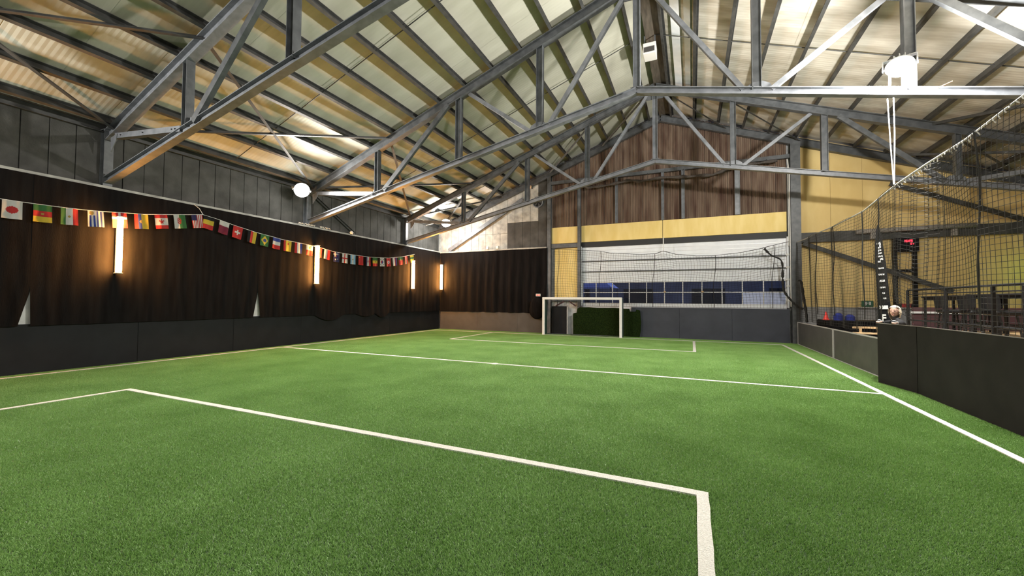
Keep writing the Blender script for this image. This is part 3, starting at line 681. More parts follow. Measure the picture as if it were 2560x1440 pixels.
hr = build('head_rope', MB().tube([(3.90+.02*math.sin(y*9), y, z) for y, z in RT], .016, 6), M_rope, sn)
kn = MB()
for i in range(70):
    y = 11.0-i*.115; kn.tube([(3.89, y, rope_z(y)-.015), (3.90+random.uniform(-.03, .03), y-.03, rope_z(y)-.05-random.uniform(0, .05))], .009, 4)
build('lashing', kn, M_rope, sn, kind='stuff')
for q in ROP:
    build('drop_cord', MB().tube([(3.89+.02*math.sin(i), q+.05*math.sin(i*.8+q), rope_z(q)-(rope_z(q)-1.28)*i/8) for i in range(9)], .012, 6), M_cord, sn)
build('edge_bundle', MB().tube(*spline([(3.93, 19.5, 2.55), (3.94, 19.1, 2.48), (3.93, 18.75, 1.9), (3.92, 18.35, 1.3), (3.91, 18.2, .95)], [.02, .04, .045, .045, .04]), 8), M_cord, sn)

dn = thing('barrier_net', (-1.4, 19.5, 1.3), 'black ball net hung loosely in front of the roller door', 'net')
DT = [(-6.5, 4.30), (-5.04, 4.18), (-4.05, 4.10), (-3.57, 3.99), (-2.19, 3.86), (-1.49, 3.87), (-1.17, 3.98), (-.63, 3.80), (.18, 3.70), (.82, 3.68), (1.89, 3.77), (2.62, 3.91), (2.83, 3.97), (3.40, 4.10), (3.62, 4.14)]
def dz(x):
    for (a, za), (b, zb) in zip(DT, DT[1:]):
        if a <= x <= b: return za+(zb-za)*(x-a)/(b-a)
    return DT[-1][1]
def PD(u, v):
    x = -6.45+u*9.95; z = dz(x)+(1.42-dz(x))*v
    wv = .05*math.sin(x*2.2+v*3)+.035*math.sin(v*7+x)
    return (x+.05*math.sin(v*6+x*.8), 19.50+.04*math.sin(x*3+v*4), z+wv*math.sin(v*3.14))
build('mesh', net_mesh(PD, 84, 23, .0042), M_cord, dn, kind='stuff')
build('head_rope', MB().tube([(x, 19.50+.04*math.sin(x*3), z) for x, z in DT], .011, 5), M_cord, dn)
for q in (-6.1, -4.0, -1.55, .95, 3.1):
    build('drop_cord', MB().tube([(q-.10*i/8+.03*math.sin(i), 19.48, dz(q)+(1.42-dz(q))*i/8) for i in range(9)], .012, 5), M_cord, dn)
build('side_bundle', MB().tube(*spline([(2.75, 19.45, 3.90), (3.0, 19.42, 3.6), (3.35, 19.42, 3.35), (3.38, 19.42, 2.6), (3.42, 19.42, 2.15), (3.62, 19.40, 1.8), (3.85, 19.40, 1.52), (4.05, 19.4, 1.42)], [.05, .03, .03, .05, .045, .035, .04, .05]), 8), M_cord, dn)
tr_ = build('hanger', MB().tube([(-1.17, 19.55, 3.98), (-1.17, 19.6, 4.62)], .022, 6), M_box_white, dn)

# rolled net along the gable rail
rl = thing('rolled_net', (-1, 19.55, 7.2), 'long roll of black netting tied up along the rusty gable', 'net')
RP = [(-5.08, 7.42), (-4.6, 7.28), (-4.06, 7.26), (-3.22, 7.34), (-2.7, 7.40), (-2.18, 7.30), (-1.21, 7.36), (-.12, 7.28), (.85, 7.24), (1.4, 7.40), (1.92, 7.52), (2.66, 7.52), (3.4, 7.56)]
pts = []; rad = []
for (a, za), (b, zb) in zip(RP, RP[1:]):
    for i in range(6): 
        t_ = i/6; pts.append((a+(b-a)*t_, 19.56, za+(zb-za)*t_+random.uniform(-.012, .012))); rad.append(.055+.02*math.sin(len(pts)*1.1)+random.uniform(0, .012))
build('roll', MB().tube(pts, rad, 8), mat('net_roll', (.030, .026, .024), .9, noise=18, col2=(.10, .085, .075), stretch=(4, 1, 1)), rl, smooth=True)
for i in range(5, len(pts)-2, 9):
    p = pts[i]; build('tie', MB().tube([(p[0], p[1], p[2]+.06), (p[0]+.01, p[1]+.1, 7.68)], .010, 5), M_cord, rl)

# ================================================================== goal
g = thing('goal', (-4.82, 18.95, 0), 'white framed small goal on the far goal line in front of the dark turf sheet', 'goal')
for x0 in (-6.74, -3.02):
    build('post', MB().bev(x0, x0+.12, 18.80, 18.90, 0, 1.74, .012), M_pale, g)
build('crossbar', MB().bev(-6.74, -2.90, 18.80, 18.90, 1.74, 1.85, .012), M_pale, g)
for x0 in (-6.70, -2.94):
    s_ = MB().bev(x0-.015, x0+.015, 18.90, 19.34, .02, 1.80, .004)
    build('side_panel', s_, M_greenp, g)
    build('side_frame', MB().tube([(x0, 19.36, 0), (x0, 19.36, 1.80), (x0, 18.90, 1.80)], .022, 8), M_steel, g)
build('ground_bar', MB().tube([(-6.70, 19.36, .025), (-2.94, 19.36, .025)], .022, 8), M_steel, g)

cut = [(-5.39, .0), (-5.40, 1.0), (-5.38, 1.07), (-5.22, 1.10), (-5.18, 1.30), (-5.06, 1.37), (-4.6, 1.38), (-4.2, 1.35), (-3.4, 1.36), (-2.92, 1.33), (-2.68, 1.33), (-2.66, 1.20), (-2.40, 1.19), (-2.37, 1.30), (-2.20, 1.25), (-2.15, .7), (-2.17, .3), (-2.23, 0)]
o = build('turf_offcut', MB().prism(cut, 1, 19.59, 19.62), M_turfcut); tag(o, 'dark green artificial turf sheet standing behind the goal', 'turf sheet')
o = build('turf_strip', MB().box(-5.40, -3.55, 19.02, 19.60, 0, .015), M_turfcut); tag(o, 'dark turf strip lying flat inside the goal', 'turf strip')
pb = thing('panel_box', (-6.12, 19.68, 0), 'black upright box panel inside the goal, next to the white wall strip', 'panel')
build('face', MB().bev(-6.52, -5.72, 19.60, 19.72, .0, 1.40, .012), M_board, pb)
build('edge_strip', MB().box(-5.72, -5.69, 19.60, 19.72, .0, 1.40), M_alu, pb)
build('prop', MB().beam((-6.30, 19.62, 1.42), (-5.85, 19.62, 1.66), ANG(.06), (0, 1, 0)), M_maroon, pb)
build('prop', MB().beam((-5.25, 19.62, 1.42), (-5.62, 19.62, 1.66), ANG(.06), (0, 1, 0)), M_maroon, pb)

# ================================================================== flag string
ST = [(2.2, 3.76), (3.32, 3.75), (3.6, 3.75), (4.09, 3.76), (4.54, 3.78), (4.89, 3.81), (5.39, 3.87), (5.71, 3.9), (6.51, 4.05), (7.12, 4.17), (7.53, 4.11), (8.01, 4.01), (8.73, 3.89), (9.23, 3.84), (9.63, 3.79), (10.48, 3.75), (11.26, 3.70), (11.92, 3.61), (12.85, 3.59), (13.93, 3.59), (15.15, 3.67), (16.08, 3.82), (17.11, 4.06)]
def sz(y):
    for (a, za), (b, zb) in zip(ST, ST[1:]):
        if a <= y <= b: return za+(zb-za)*(y-a)/(b-a)
bc = thing('bunting_cord', (-13.2, 9.5, 3.6), 'thin white cord looping along the black curtains with flags hung from it', 'cord')
build('cord', MB().tube([(-13.2, y, z) for y, z in ST], .007, 5), M_cable, bc)
build('tie', MB().tube([(-13.2, 7.12, 4.17), (-13.26, 7.05, 4.34), (-13.36, 6.95, 4.46)], .008, 5), M_cable, bc)
def inb(v, a, b): return a <= v < b
def ell(u, v, cu, cv, ru, rv): return ((u-cu)/ru)**2+((v-cv)/rv)**2 < 1
def f_us(u, v): return 'N' if u < .46 and v < .44 else ('R' if int(u*13) % 2 == 0 else 'W')
def f_leaf(u, v):
    if v < .24 or v > .75: return 'R'
    a = math.atan2(v-.5, u-.5); r = math.hypot((u-.5), (v-.5)*1.35)
    return 'R' if r < .17+.07*math.cos(a*5+1.57) else 'W'
def f_brazil(u, v):
    if ell(u, v, .5, .5, .2, .15): return 'B'
    return 'Y' if abs(u-.5)/.42+abs(v-.5)/.42 < 1 else 'G'
def f_korea(u, v):
    if ell(u, v, .5, .5, .24, .18): return 'R' if u+v*.4 < .7 else 'B'
    return 'K' if (abs(u-.5) > .22 and abs(u-.5) < .38 and abs(v-.5) > .25 and abs(v-.5) < .36) else 'W'
def f_aus(u, v):
    if u < .5 and v < .45: return 'W' if abs(u-.25) < .06 or abs(v-.22) < .06 else ('R' if abs(u-v*1.1) < .05 else 'N')
    return 'W' if ell(u, v, .72, .2, .1, .09) or ell(u, v, .3, .75, .07, .06) or ell(u, v, .7, .7, .07, .06) else 'N'
FL = [
 (3.46, 'white flag with a red disc, first on the string', lambda u, v: 'R' if ell(u, v, .5, .5, .29, .20) else 'W'),
 (3.90, 'green, red and yellow banded flag next to the red disc flag', lambda u, v: 'G' if v < .37 else ('Y' if v > .67 else ('O' if ell(u, v, .5, .52, .09, .07) else 'R'))),
 (4.32, 'green, white and red upright striped flag with a small emblem', lambda u, v: 'G' if u < .31 else ('R' if u > .71 else ('O' if ell(u, v, .5, .5, .07, .08) else 'W'))),
 (4.77, 'white flag with narrow blue upright stripes and a tan sun', lambda u, v: ('O' if ell(u, v, .25, .15, .14, .12) else 'W') if u < .5 and v < .3 else ('W' if int(u*9) % 2 == 0 else 'B')),
 (5.21, 'red flag with a white cross hanging over the first orange tube', lambda u, v: 'W' if abs(u-.5) < .075 or abs(v-.36) < .065 else 'R'),
 (5.65, 'red, blue and wide yellow upright striped flag right of the first orange tube', lambda u, v: 'O' if ell(u, v, .47, .5, .12, .1) else ('R' if u < .28 else ('B' if u < .5 else 'Y'))),
 (6.08, 'red and white flag with a red maple leaf', f_leaf),
 (6.51, 'white and green flag with a red dragon shape', lambda u, v: 'R' if ell(u, v, .45, .45, .16, .24) and (int(u*16)+int(v*20)) % 3 else ('W' if u < .47 else 'G')),
 (6.95, 'flag with red and white upright stripes and a navy corner', f_us),
 (7.29, 'tilted black, yellow and red banded flag just past the cord tie', lambda u, v: 'K' if v < .30 else ('Y' if v < .64 else 'R')),
 (7.73, 'tilted flag, white above dark maroon', lambda u, v: 'W' if v < .36+.02*math.sin(u*40) else 'M'),
 (8.14, 'red flag with a short white cross in its middle', lambda u, v: 'W' if (abs(u-.5) < .09 and abs(v-.5) < .23) or (abs(v-.5) < .07 and abs(u-.5) < .29) else 'R'),
 (8.60, 'black, red and yellow upright striped flag beside the green diamond flag', lambda u, v: 'K' if u < .3 else ('R' if u < .6 else 'Y')),
 (9.03, 'green flag with a yellow diamond and dark disc', f_brazil),
 (9.46, 'blue, white and red flag banded from top to bottom', lambda u, v: 'B' if v < .32 else ('W' if v < .66 else 'R')),
 (9.87, 'red-edged yellow flag with a small emblem, after the blue white red banded flag', lambda u, v: 'R' if u < .22 else ('R' if ell(u, v, .58, .3, .1, .1) else 'Y')),
 (10.31, 'red, white and blue upright striped flag before the second orange tube', lambda u, v: 'R' if u < .3 else ('W' if u < .7 else 'B')),
 (10.78, 'white above red flag at the edge of the second orange tube', lambda u, v: ('O' if ell(u, v, .5, .25, .12, .12) else 'W') if v < .5 else 'R'),
 (11.20, 'yellow and red flag lit by the second orange tube', lambda u, v: 'K' if ell(u, v, .3, .5, .06, .08) else ('Y' if u < .55 else 'R')),
 (11.60, 'flag with one white and one red upright half', lambda u, v: 'W' if u < .52 else 'R'),
 (12.05, 'navy flag with white stars and a crossed corner', f_aus),
 (12.48, 'white flag with a thin red cross edge to edge', lambda u, v: 'R' if abs(u-.5) < .08 or abs(v-.5) < .06 else 'W'),
 (12.92, 'sky blue flag with a pale middle and small sun', lambda u, v: 'O' if ell(u, v, .5, .5, .1, .08) else ('W' if .36 < u < .64 else 'L')),
 (13.37, 'plain red flag with a tiny yellow star', lambda u, v: 'Y' if ell(u, v, .2, .16, .1, .07) else 'R'),
 (13.81, 'navy, white and red upright striped flag with a small shield', lambda u, v: ('R' if (int(u*12)+int(v*14)) % 2 else 'W') if ell(u, v, .5, .5, .14, .15) else ('N' if u < .34 else ('W' if u < .66 else 'R'))),
 (14.23, 'green, yellow and red banded flag with a star, low on the string', lambda u, v: 'G' if v < .34 else ('R' if v > .67 else ('G' if ell(u, v, .5, .5, .11, .08) else 'Y'))),
 (14.69, 'white flag with a red and blue disc and black corner bars', f_korea),
 (15.12, 'red flag with a white disc', lambda u, v: ('R' if ell(u, v, .52, .5, .1, .08) else 'W') if ell(u, v, .5, .5, .26, .18) else 'R'),
 (15.55, 'white and maroon flag with a blue edge, after the white disc flag', lambda u, v: 'W' if u < .45 else ('M' if u < .8 else 'B')),
 (15.99, 'green above red flag near the third orange tube', lambda u, v: 'O' if ell(u, v, .5, .36, .15, .1) else ('G' if v < .36 else 'R')),
 (16.40, 'narrow red flag with a white stripe, last but one on the string', lambda u, v: 'W' if .4 < u < .62 else 'R'),
 (16.86, 'yellow and green flag at the end of the string over the third orange tube', lambda u, v: 'G' if .30 < v < .55 else 'Y'),
]
keys = list(PAL); pm = [PAL[k_] for k_ in keys]
for i, (yc, lab, fn) in enumerate(FL):
    wd = .29 if i != 30 else .20; ht = .385 if i < 20 else .40
    ang = math.atan2(sz(yc+.15)-sz(yc-.15), .30); ca, sa = math.cos(ang), math.sin(ang); ph = random.uniform(0, 6.28); z0 = sz(yc)-.004
    def P(u, v, yc=yc, z0=z0, ca=ca, sa=sa, ph=ph, wd=wd, ht=ht):
        a, b = (u-.5)*wd, -v*ht
        return (-13.195+.016*math.sin(u*4+v*2+ph)*v+.006*math.sin(u*9+ph), yc+a*ca-b*sa*.75, z0+a*sa+b*ca)
    n_u, n_v = (26, 28)
    o = build('flag', MB().grid(P, n_u, n_v, mi=lambda u, v, fn=fn: keys.index(fn(u, v))), pm, smooth=True)
    tag(o, 'small '+lab, 'flag', 'flags hanging on the bunting cord')

# ================================================================== small fittings
hb = thing('roof_heater', (-1.2, 13.6, 9.66), 'white square heater box with a dark grille hanging under the ridge', 'heater')
build('case', MB().bev(-1.40, -1.0, 13.45, 13.95, 9.70, 10.05, .015), M_box_white, hb)
build('grille', MB().box(-1.36, -1.04, 13.435, 13.45, 9.74, 9.90), M_grille, hb)
build('bracket', MB().box(-1.38, -1.34, 13.6, 13.64, 10.05, 10.40).box(-1.06, -1.02, 13.6, 13.64, 10.05, 10.40), M_steel, hb)
for (bx_, by_, bz_, lab) in ((-10.25, YF-.27, 4.56, 'small white junction box on the curtain rail below the pale brace'), (-9.65, YF-.27, 4.56, 'small white junction box on the curtain rail, one step right of its twin')):
    t = thing('junction_box', (bx_, by_, bz_-.07), lab, 'box', 'junction boxes on the rail')
    build('case', MB().bev(bx_-.08, bx_+.08, by_-.04, by_+.05, bz_-.08, bz_+.08, .012), M_box_white, t)
    build('lid', MB().bev(bx_-.065, bx_+.065, by_-.05, by_-.04, bz_-.065, bz_+.065, .004), M_box_white, t)
bm = bmesh.new(); bmesh.ops.create_uvsphere(bm, u_segments=16, v_segments=10, radius=.075); bmesh.ops.translate(bm, verts=bm.verts, vec=(-13.34, 12.95, 4.55))
t = thing('globe_lamp', (-13.34, 12.95, 4.47), 'small white unlit globe on the curtain rail of the side wall', 'lamp')
build('globe', MB().bm(bm), M_box_white, t, smooth=True); build('socket', MB().lathe([(0, 0), (.04, 0), (.04, .02), (0, .02)], (-13.34, 12.95, 4.47), 12), M_black, t)
t = thing('globe_lamp', (-7.74, 19.70, 7.6), 'small warm globe lamp high on the back wall beside the truss', 'lamp')
bm = bmesh.new(); bmesh.ops.create_uvsphere(bm, u_segments=16, v_segments=10, radius=.09); bmesh.ops.translate(bm, verts=bm.verts, vec=(-7.74, 19.68, 7.68))
build('globe', MB().bm(bm), mat('warm_globe', (.75, .52, .36), .4), t, smooth=True); build('socket', MB().tube([(-7.74, 19.74, 7.68), (-7.74, 19.93, 7.68)], .04, 10), M_black, t)
vf = thing('vent_fan', (-7.4, YF-.05, 6.6), 'round dark vent fan in the concrete back wall above the curtain', 'fan')
def ring(c, r0, r1, y0, y1, n=24):
    m = MB()
    for i in range(n):
        a = 2*math.pi*i/n; ca, sa = math.cos(a), math.sin(a)
        m.v += [(c[0]+r0*ca, y0, c[1]+r0*sa), (c[0]+r1*ca, y0, c[1]+r1*sa), (c[0]+r1*ca, y1, c[1]+r1*sa), (c[0]+r0*ca, y1, c[1]+r0*sa)]
    for i in range(n):
        j = (i+1) % n
        for k_ in range(4): m.f.append((i*4+k_, j*4+k_, j*4+(k_+1) % 4, i*4+(k_+1) % 4)); m.mi.append(0)
    return m
build('rim', ring((-7.4, 6.88), .25, .30, YF-.10, YF), M_chord, vf)
build('back_disc', ring((-7.4, 6.88), .0, .26, YF-.02, YF-.005), M_black, vf)
for i in range(5):
    a = i*1.2566; c_, s_ = math.cos(a), math.sin(a)
    build('blade', MB().add([(-7.4+.04*c_, YF-.04, 6.88+.04*s_), (-7.4+.23*math.cos(a-.25), YF-.055, 6.88+.23*math.sin(a-.25)), (-7.4+.23*math.cos(a+.35), YF-.03, 6.88+.23*math.sin(a+.35)),
                             (-7.4+.04*c_, YF-.035, 6.88+.04*s_), (-7.4+.23*math.cos(a-.25), YF-.05, 6.88+.23*math.sin(a-.25)), (-7.4+.23*math.cos(a+.35), YF-.025, 6.88+.23*math.sin(a+.35))],
                            [(0, 1, 2), (5, 4, 3), (0, 3, 4, 1), (1, 4, 5, 2), (2, 5, 3, 0)]), M_grille, vf)
# loose white cables on the ledge beside the middle column
for k_, (yy, n) in enumerate(((10.4, 22), (11.35, 14))):
    p_ = []; a = 0
    for i in range(n):
        a += random.uniform(-.9, .9); p_.append((XL+.30+.04*math.sin(i*1.7), yy+i*.035+.05*math.sin(i*2.1), 4.50+.05*abs(math.sin(i*.9+k_))))
    o = build('loose_cable', MB().tube(p_, .012, 5), M_cable); tag(o, ('tangle of white cable on the ledge before the greenish column', 'short tangle of white cable on the ledge past the greenish column')[k_], 'cable')
lp = thing('wall_pipe', (7.5, YF-.33, 4.33), 'long grey lagged pipe on brackets across the dark beam of the yellow wall', 'pipe')
build('pipe', MB().tube([(5.83, YF-.34, 4.42), (7.2, YF-.34, 4.44), (9.2, YF-.34, 4.46)], .085, 12), M_pipe, lp, smooth=True)
for xx in (6.35, 8.65): build('bracket', MB().bev(xx-.07, xx+.07, YF-.36, YF-.21, 4.12, 4.36, .01), M_pipe, lp)

ck = thing('digital_clock', (7.34, YF-.20, 3.62), 'black wall clock with red digits under the lagged pipe', 'clock')
build('case', MB().bev(7.02, 7.70, YF-.26, YF-.14, 3.60, 4.12, .015), M_black, ck)
disp = build('display', MB().bev(7.06, 7.66, YF-.262, YF-.258, 3.64, 4.08, .001), M_black, ck)
SEG = {'0': 'abcdef', '1': 'bc', '2': 'abged', '3': 'abgcd', '4': 'fgbc', '5': 'afgcd', '6': 'afgcde', '7': 'abc', '8': 'abcdefg', '9': 'abcdfg'}
def digit(ch, x, z, wd, ht, t_, par):
    m = MB(); y0, y1 = YF-.268, YF-.258
    R_ = dict(a=(x, x+wd, z+ht-t_, z+ht), g=(x, x+wd, z+ht/2-t_/2, z+ht/2+t_/2), d=(x, x+wd, z, z+t_), f=(x, x+t_, z+ht/2, z+ht), e=(x, x+t_, z, z+ht/2), b=(x+wd-t_, x+wd, z+ht/2, z+ht), c=(x+wd-t_, x+wd, z, z+ht/2))
    for s in SEG[ch]: a = R_[s]; m.box(a[0], a[1], y0, y1, a[2], a[3])
    build('digit', m, M_led, par)
for i, ch in enumerate('1525'): digit(ch, 7.245+i*.068+(.02 if i > 1 else 0), 3.955, .05, .085, .013, disp)
cm = MB()
for zz in (3.98, 4.01): cm.box(7.375, 7.388, YF-.268, YF-.258, zz, zz+.013)
build('colon', cm, M_led, disp)
for i, ch in enumerate('24'): digit(ch, 7.45+i*.055, 3.86, .038, .06, .011, disp)

bn = thing('feather_banner', (4.18, 12.30, 1.2), 'tall narrow black feather banner with white lettering behind the kickboard end', 'banner')
def BN(u, v):
    z = 3.50-v*2.45; wd = .035+.13*min(1, (v/.30)**.7)+.06*v; cx_ = 4.065+.10*v
    return (cx_+(u-.5)*wd*.95, 12.30-(u-.5)*wd*.32+.015*math.sin(v*7), z+.03*(1-v)*u)
sail = build('sail', MB().grid(BN, 6, 26), M_black, bn)
build('pole', MB().tube([(4.29, 12.28, 0), (4.28, 12.28, 1.2), (4.21, 12.29, 2.4), (4.12, 12.30, 3.3), (4.07, 12.32, 3.54)], .012, 6), M_rail, bn)
def glyph(v0, v1, u0, u1):
    a = MB()
    q = [BN(u0, v0), BN(u1, v0), BN(u1, v1), BN(u0, v1)]; off = Vector((-.004, -.013, 0))
    a.add([Vector(p)+off for p in q]+[Vector(p)+off*.6 for p in q], [(0, 1, 2, 3), (7, 6, 5, 4), (0, 4, 5, 1), (1, 5, 6, 2), (2, 6, 7, 3), (3, 7, 4, 0)]); return a
GL = [(.155, .175, .25, .75), (.155, .215, .55, .75), (.20, .215, .25, .75), (.225, .24, .25, .75), (.225, .27, .25, .45), (.255, .27, .25, .75), (.285, .30, .2, .8), (.31, .33, .5, .8), (.335, .35, .2, .6), (.40, .415, .3, .8), (.46, .475, .25, .8), (.52, .54, .3, .8), (.585, .60, .3, .75), (.64, .655, .45, .7), (.69, .705, .5, .75), (.765, .80, .15, .85), (.85, .865, .3, .65), (.85, .93, .3, .42), (.875, .89, .3, .65), (.915, .93, .3, .65), (.95, .965, .2, .8), (.965, .99, .2, .35), (.965, .99, .6, .8)]
for q in GL: build('letter_stroke', glyph(*q), M_box_white, sail)

# equipment table, cones and bench behind the low barrier
eq = thing('equipment_table', (4.9, 17.2, 0), 'low black draped table behind the grey barrier, with cones on top', 'table')
build('top', MB().bev(4.10, 6.0, 16.6, 17.7, 1.05, 1.09, .01), M_black, eq)
def drape(u, v):
    pts_ = [(4.09, 17.71), (4.09, 16.59), (6.01, 16.59), (6.01, 17.71)]; k_ = u*3; i = min(2, int(k_)); f_ = k_-i
    a, b = pts_[i], pts_[i+1]; x = a[0]+(b[0]-a[0])*f_; y = a[1]+(b[1]-a[1])*f_
    return (x+.02*math.sin(u*50)*v, y+.02*math.sin(u*61)*v-.0, 1.06-v*1.04)
build('drape', MB().grid(drape, 60, 4), M_cloth, eq)
for q in ((4.2, 16.7), (5.9, 16.7), (4.2, 17.6), (5.9, 17.6)): build('leg', MB().box(q[0]-.02, q[0]+.02, q[1]-.02, q[1]+.02, 0, 1.05), M_rail, eq)
tc = thing('traffic_cone', (4.18, 16.95, 1.09), 'small red training cone on the black draped table', 'cone')
build('body', MB().lathe([(.075, .02), (.02, .27), (.012, .285), (0, .285)], (4.18, 16.95, 1.09), 16), M_coneor, tc, smooth=True)
build('base', MB().bev(4.08, 4.28, 16.85, 17.05, 1.09, 1.11, .008), M_coneor, tc)
for xx, hh, lab in ((4.52, .26, 'taller stack of blue saucer cones next to the red cone'), (4.83, .20, 'lower stack of blue saucer cones, farther from the red cone')):
    s_ = thing('saucer_cones', (xx, 16.95, 1.09), lab, 'cones', 'blue saucer cone stacks')
    n = int(hh/.028)
    for i in range(n):
        z = 1.092+i*.02; build('saucer', MB().lathe([(.145, 0), (.135, .012), (.05, .085), (.046, .085), (.13, .004)], (xx, 16.95, z), 18), M_coneblue, s_, smooth=True)
wbn = thing('wooden_bench', (4.5, 14.2, 0), 'small pale wooden bench between the grey barrier and the black table', 'bench')
build('seat', MB().bev(4.15, 4.90, 14.05, 14.40, .82, .86, .008), M_wood, wbn)
for xx in (4.22, 4.83): build('leg', MB().bev(xx-.03, xx+.03, 14.08, 14.36, 0, .82, .006), M_wood, wbn)
build('backrest', MB().bev(4.15, 4.90, 14.36, 14.40, .96, 1.02, .006).bev(4.30, 4.36, 14.36, 14.40, .86, .97, .004).bev(4.70, 4.76, 14.36, 14.40, .86, .97, .004), M_wood, wbn)
es = thing('exit_sign', (6.2, YF-.19, 1.55), 'small green exit sign low on the yellow wall', 'sign')
build('plate', MB().bev(6.02, 6.38, YF-.13, YF-.09, 1.53, 1.76, .006), M_exit, es)
build('symbol', MB().box(6.13, 6.17, YF-.136, YF-.13, 1.62, 1.72).box(6.10, 6.22, YF-.136, YF-.13, 1.66, 1.68).box(6.24, 6.30, YF-.136, YF-.13, 1.60, 1.73).prism([(6.12, 1.58), (6.15, 1.58), (6.19, 1.63), (6.15, 1.63)], 1, YF-.136, YF-.13), M_box_white, es)
for xx, lab in ((6.72, 'red box on the ledge, left of the portal frame'), (7.34, 'red box on the ledge inside the portal frame')):
    t = thing('storage_box', (xx, YF-.12, 1.52), lab, 'box', 'red boxes on the ledge')
    build('body', MB().bev(xx-.13, xx+.13, YF-.155, YF-.06, 1.52, 1.63, .01), M_red, t); build('lid', MB().bev(xx-.14, xx+.14, YF-.16, YF-.055, 1.63, 1.66, .006), M_red, t)

# ================================================================== seating platform
DZ = .95
pf = thing('viewing_platform', (7.8, 8, 0), 'raised timber seating platform behind the charcoal kickboard', 'platform')
build('deck', MB().box(4.98, 10.90, 2.0, 15.3, DZ-.06, DZ-.04), M_wood, pf)
for i in range(20):
    y0 = 5.75+i*.475; build('plank', MB().bev(4.98, 10.9, y0+.006, y0+.469, DZ-.04, DZ, .006), M_wood, pf)
build('skirt', MB().box(4.96, 4.99, 2.0, 15.3, 0, DZ-.06).box(4.99, 10.9, 15.27, 15.3, 0, DZ-.06), M_rail, pf)
rg = thing('railing', (4.85, 9, 0), 'black steel handrail along the edge of the seating platform', 'railing')
build('top_rail', MB().tube([(4.88, 13.1, 2.0), (4.88, 8.0, 2.02), (4.88, 3.0, 2.02)], .022, 8), M_rail, rg)
build('mid_rail', MB().tube([(4.88, 13.1, 1.90), (4.88, 8.0, 1.91), (4.88, 3.0, 1.91)], .012, 8), M_rail, rg)
build('lower_rail', MB().tube([(4.88, 13.1, 1.28), (4.88, 3.0, 1.28)], .018, 8), M_rail, rg)
for yy in (13.1, 11.45, 10.0, 9.25, 7.6, 5.9): build('post', MB().bev(4.855, 4.905, yy-.025, yy+.025, 0, 2.0, .004), M_rail, rg)
def bar_table(x0, x1, y0, y1, zt, label):
    t = thing('bar_table', ((x0+x1)/2, (y0+y1)/2, DZ), label, 'table', 'black bar tables on the platform')
    build('tabletop', MB().bev(x0, x1, y0, y1, zt-.045, zt, .01), M_rail, t)
    for xx in (x0+.06, x1-.06):
        for yy in (y0+.06, (y0+y1)/2, y1-.06): build('leg', MB().bev(xx-.025, xx+.025, yy-.025, yy+.025, DZ, zt-.045, .004), M_rail, t)
    for xx in (x0+.06, x1-.06): build('foot_rail', MB().bev(xx-.015, xx+.015, y0+.06, y1-.06, 1.20, 1.235, .004), M_rail, t)
    build('apron', MB().bev(x0+.05, x0+.07, y0+.08, y1-.08, zt-.11, zt-.045, .004), M_rail, t)
bar_table(5.85, 6.55, 13.05, 14.95, 1.88, 'long black bar table beside the portal frame on the seating platform')
bar_table(5.85, 6.55, 10.95, 12.95, 1.90, 'long black bar table at the picture edge on the seating platform')
def stool(x, y, ang, label):
    t = thing('bar_stool', (x, y, DZ), label, 'stool', 'black bar stools at the tables')
    ca, sa = math.cos(ang), math.sin(ang)
    def T(p): return (x+p[0]*ca-p[1]*sa, y+p[0]*sa+p[1]*ca, p[2])
    m = MB().bev(-.22, .22, -.20, .20, 1.46, 1.54, .02); m.v = [T(v) for v in m.v]; build('seat', m, M_black, t)
    m = MB()
    def P(u, v):
        a = (u-.5)*2.3; return T((.27*math.sin(a), -.04-.22*math.cos(a)-.03*v, 1.56+.29*v+.05*(2*u-1)**2*(1-v)))
    def P2(u, v):
        a = (u-.5)*2.3; return T((.24*math.sin(a), -.04-.19*math.cos(a)-.03*v, 1.56+.29*v+.05*(2*u-1)**2*(1-v)))
    m.grid(P, 12, 4); m.grid(P2, 12, 4); build('backrest', m, M_black, t, smooth=True)
    for sx in (-1, 1):
        for sy_ in (-1, 1): build('leg', MB().tube([T((sx*.15, sy_*.14, 1.47)), T((sx*.20, sy_*.19, DZ))], .018, 6), M_rail, t)
    build('foot_ring', MB().tube([T((.185*a, .175*b, 1.18)) for a, b in ((1, 1), (-1, 1), (-1, -1), (1, -1), (1, 1))], .012, 6), M_rail, t)
for (xx, yy, lab) in ((5.62, 13.0, 'black bar stool first from the portal frame, its rounded back to the pitch'), (5.62, 12.05, 'black bar stool second from the portal frame, its rounded back to the pitch'), (5.62, 11.3, 'black bar stool third from the portal frame, next to the picture edge'),
                      (6.85, 14.3, 'black bar stool on the wall side of the bar table by the portal frame'), (6.85, 12.2, 'black bar stool on the wall side of the bar table at the picture edge')):
    stool(xx, yy, random.uniform(-.15, .15)+(-math.pi/2 if xx < 6 else math.pi/2), lab)
so = thing('bench_seat', (6.6, 16.0, 0), 'maroon bench seat with a white rail beyond the seating platform', 'bench')
build('backrest', MB().bev(6.2, 8.6, 16.35, 16.45, .75, 1.56, .02), M_maroon, so)
build('seat', MB().bev(6.2, 8.6, 15.85, 16.35, .55, .72, .02), M_maroon, so)
build('rail', MB().bev(6.1, 7.5, 16.30, 16.35, 1.36, 1.43, .01), M_pale, so)
for xx in (6.3, 7.4, 8.5): build('leg', MB().bev(xx-.03, xx+.03, 15.9, 16.4, 0, .55, .006), M_rail, so)

